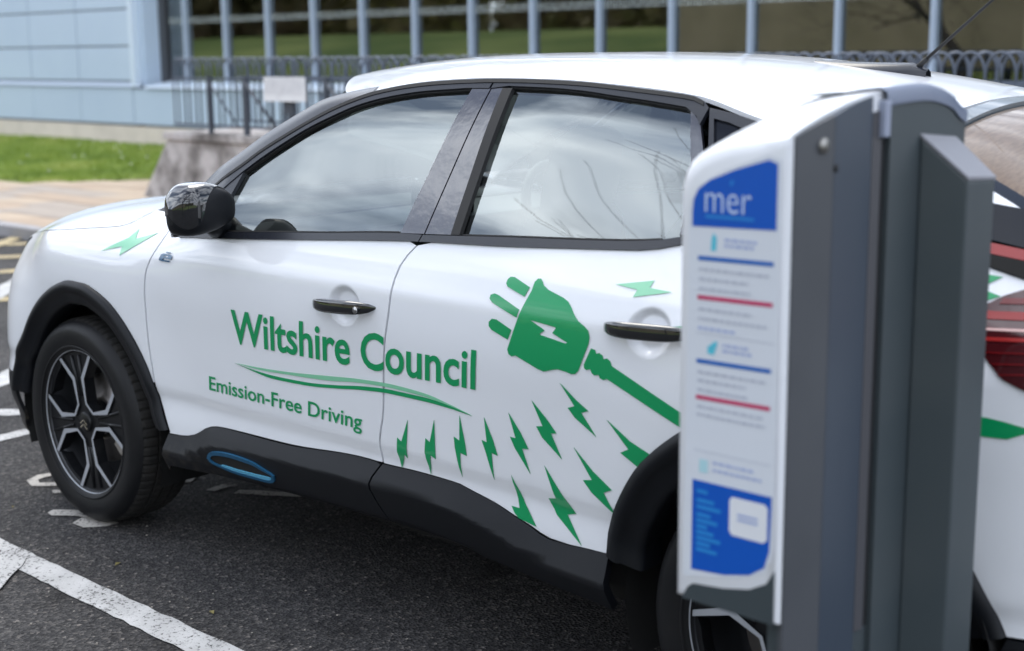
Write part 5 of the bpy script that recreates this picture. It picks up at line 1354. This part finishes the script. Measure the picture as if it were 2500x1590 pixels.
MB().box((3.047, -1.268, 1.388), (3.0605, -1.250, 1.442)).build('lid_clip', mat('clip_grey', (.27, .30, .39), .4), ch, .003)
# front label: thin printed sheets on the front face
def lab(name, poly, m, y, parent=None):
    tri = tessellate_polygon([[Vector((a, c, 0)) for a, c in poly]])
    a = MB().add([(x, y, z) for x, z in poly], [tuple(t) for t in tri])
    o = a.build(name, m, parent or ch)
    return o
YF = -1.5122
m_lw = mat('label_white', (0.66, 0.69, 0.745), 0.4)
m_lb = mat('label_blue', (0.0, 0.085, 0.47), 0.4)
m_lb2 = mat('label_blue_line', (0.0, 0.11, 0.44), 0.4)
m_lr = mat('label_red_line', (0.52, 0.03, 0.12), 0.4)
m_lt = mat('label_text_grey', (0.46, 0.49, 0.57), 0.5)
m_lc = mat('label_cyan', (0.10, 0.52, 0.66), 0.4)
m_lv = mat('label_blue_text', (0.36, 0.43, 0.66), 0.5)
m_lx = mat('label_low_text', (0.02, 0.24, 0.62), 0.4)
lbl = lab('label', [(2.888,.738),(2.985,.757),(3.028,.775),(3.042,.800),(3.044,.83),(3.042,1.37),(3.02,1.376),(2.95,1.352),(2.905,1.328),(2.893,1.31),(2.889,1.29)], m_lw, YF-.0006)
hd = lab('label_header', [(2.895,1.269),(3.036,1.273),(3.036,1.364),(3.022,1.369),(2.97,1.354),(2.925,1.337),(2.905,1.323),(2.897,1.308),(2.895,1.29)], m_lb, YF-.0012, lbl)
def fm(y): return lambda a, c: ((a, y, c), (0, -1, 0))
lettering('header_lettering', 'mer', lambda t, y: (2.917+.078*t, 1.291+y*.034/.55), mat('header_pale_blue', (.50, .60, .80), .4), lbl, -.008, fm(YF-.0018), grid=.2)
lab('header_mark', [(2.959,1.331),(2.963,1.331),(2.965,1.337),(2.961,1.338)], m_lx, YF-.0018, lbl)
lab('header_small_print', [(2.918,1.283),(3.0,1.2835),(3.0,1.287),(2.918,1.2865)], m_lx, YF-.0018, lbl)
for z, m in ((1.224, m_lb2), (1.167, m_lr), (1.073, m_lb2), (1.019, m_lr)):
    lab('label_rule', [(2.906,z-.0032),(3.033,z-.0032+.002),(3.033,z+.0032+.002),(2.906,z+.0032)], m, YF-.0012, lbl)
rt = random.Random(3)
def text_line(z, x1, m=m_lt, x0=2.908, h=.0042):
    x = x0; a = MB()
    while x < x1:
        w = rt.uniform(.004, .013); a.add([(x, YF-.0012, z), (min(x+w, x1), YF-.0012, z), (min(x+w, x1), YF-.0012, z+h), (x, YF-.0012, z+h)], [(0, 1, 2, 3)]); x += w+.0022
    a.build('label_text_line', m, lbl)
for z, x1 in ((1.206,3.026),(1.192,2.992),(1.178,2.996),(1.148,2.999),(1.134,3.024),(1.055,3.026),(1.042,2.992),(1.028,2.996),(1.003,3.022),(.991,3.026)): text_line(z, x1)
text_line(1.120, 2.972, m_lv)
for z, x0, x1 in ((1.251,2.951,3.005),(1.243,2.951,3.000),(1.099,2.951,2.996),(1.091,2.951,3.0),(.922,2.938,3.008),(.911,2.938,3.022)): text_line(z, x1, m_lv, x0)
lab('label_icon', [(2.928,1.236),(2.937,1.236),(2.938,1.255),(2.933,1.262),(2.929,1.255)], m_lc, YF-.0012, lbl)
lab('label_icon', [(2.925,1.086),(2.936,1.085),(2.943,1.104),(2.938,1.106),(2.931,1.1),(2.925,1.096)], m_lc, YF-.0012, lbl)
lab('label_icon', [(2.914,.906),(2.929,.906),(2.929,.926),(2.914,.926)], mat('pale_cyan', (.42, .66, .72), .4), YF-.0012, lbl)
for z in (.938, 1.114): lab('label_rule', [(2.904,z),(3.036,z),(3.036,z+.0012),(2.904,z+.0012)], m_lt, YF-.0012, lbl)
lab('label_footer', [(2.902,.752),(2.96,.757),(3.005,.768),(3.030,.785),(3.038,.812),(3.040,.893),(2.902,.893)], m_lb, YF-.0012, lbl)
lab('label_square', [(2.974,.822),(3.028,.822),(3.034,.828),(3.034,.875),(3.029,.880),(2.974,.880),(2.969,.875),(2.969,.828)], m_shell, YF-.0018, lbl)
for z in (.853, .846): lab('label_text_line', [(2.983,z),(3.018,z),(3.018,z+.004),(2.983,z+.004)], m_lv, YF-.0024, lbl)
for i, z in enumerate((.874,.860,.850,.838,.829,.820,.811,.802,.793,.784)):
    lab('label_text_line', [(2.911,z),(2.93+.024*((i*7) % 5)/4,z),(2.93+.024*((i*7) % 5)/4,z+.0055),(2.911,z+.0055)], m_lx, YF-.0018, lbl)
# dark curved foot of the front
lab('lower_trim', [(2.886,.705),(2.895,.722),(2.905,.730),(2.96,.736),(3.005,.746),(3.034,.762),(3.0475,.785),(3.0475,.702),(2.884,.702)], m_cd, YF-.0004)
# blue-grey rear cap over the back of the top
rc = []
for y in np.linspace(-1.262, -1.0, 12):
    rc.append([(3.059, y, zt(y)-.024), (3.059, y, zt(y)-.004)] + [(a, b_, c+.003) for a, b_, c in ring(y)[-3:0:-1]])
MB().grid(rc, True).build('rear_cap', mat('blue_grey_cap', (0.11, 0.135, 0.20), .35), ch)

MB().box((3.022, -1.488, .02), (3.0475, -1.244, .71)).build('side_backing', m_cd, ch)
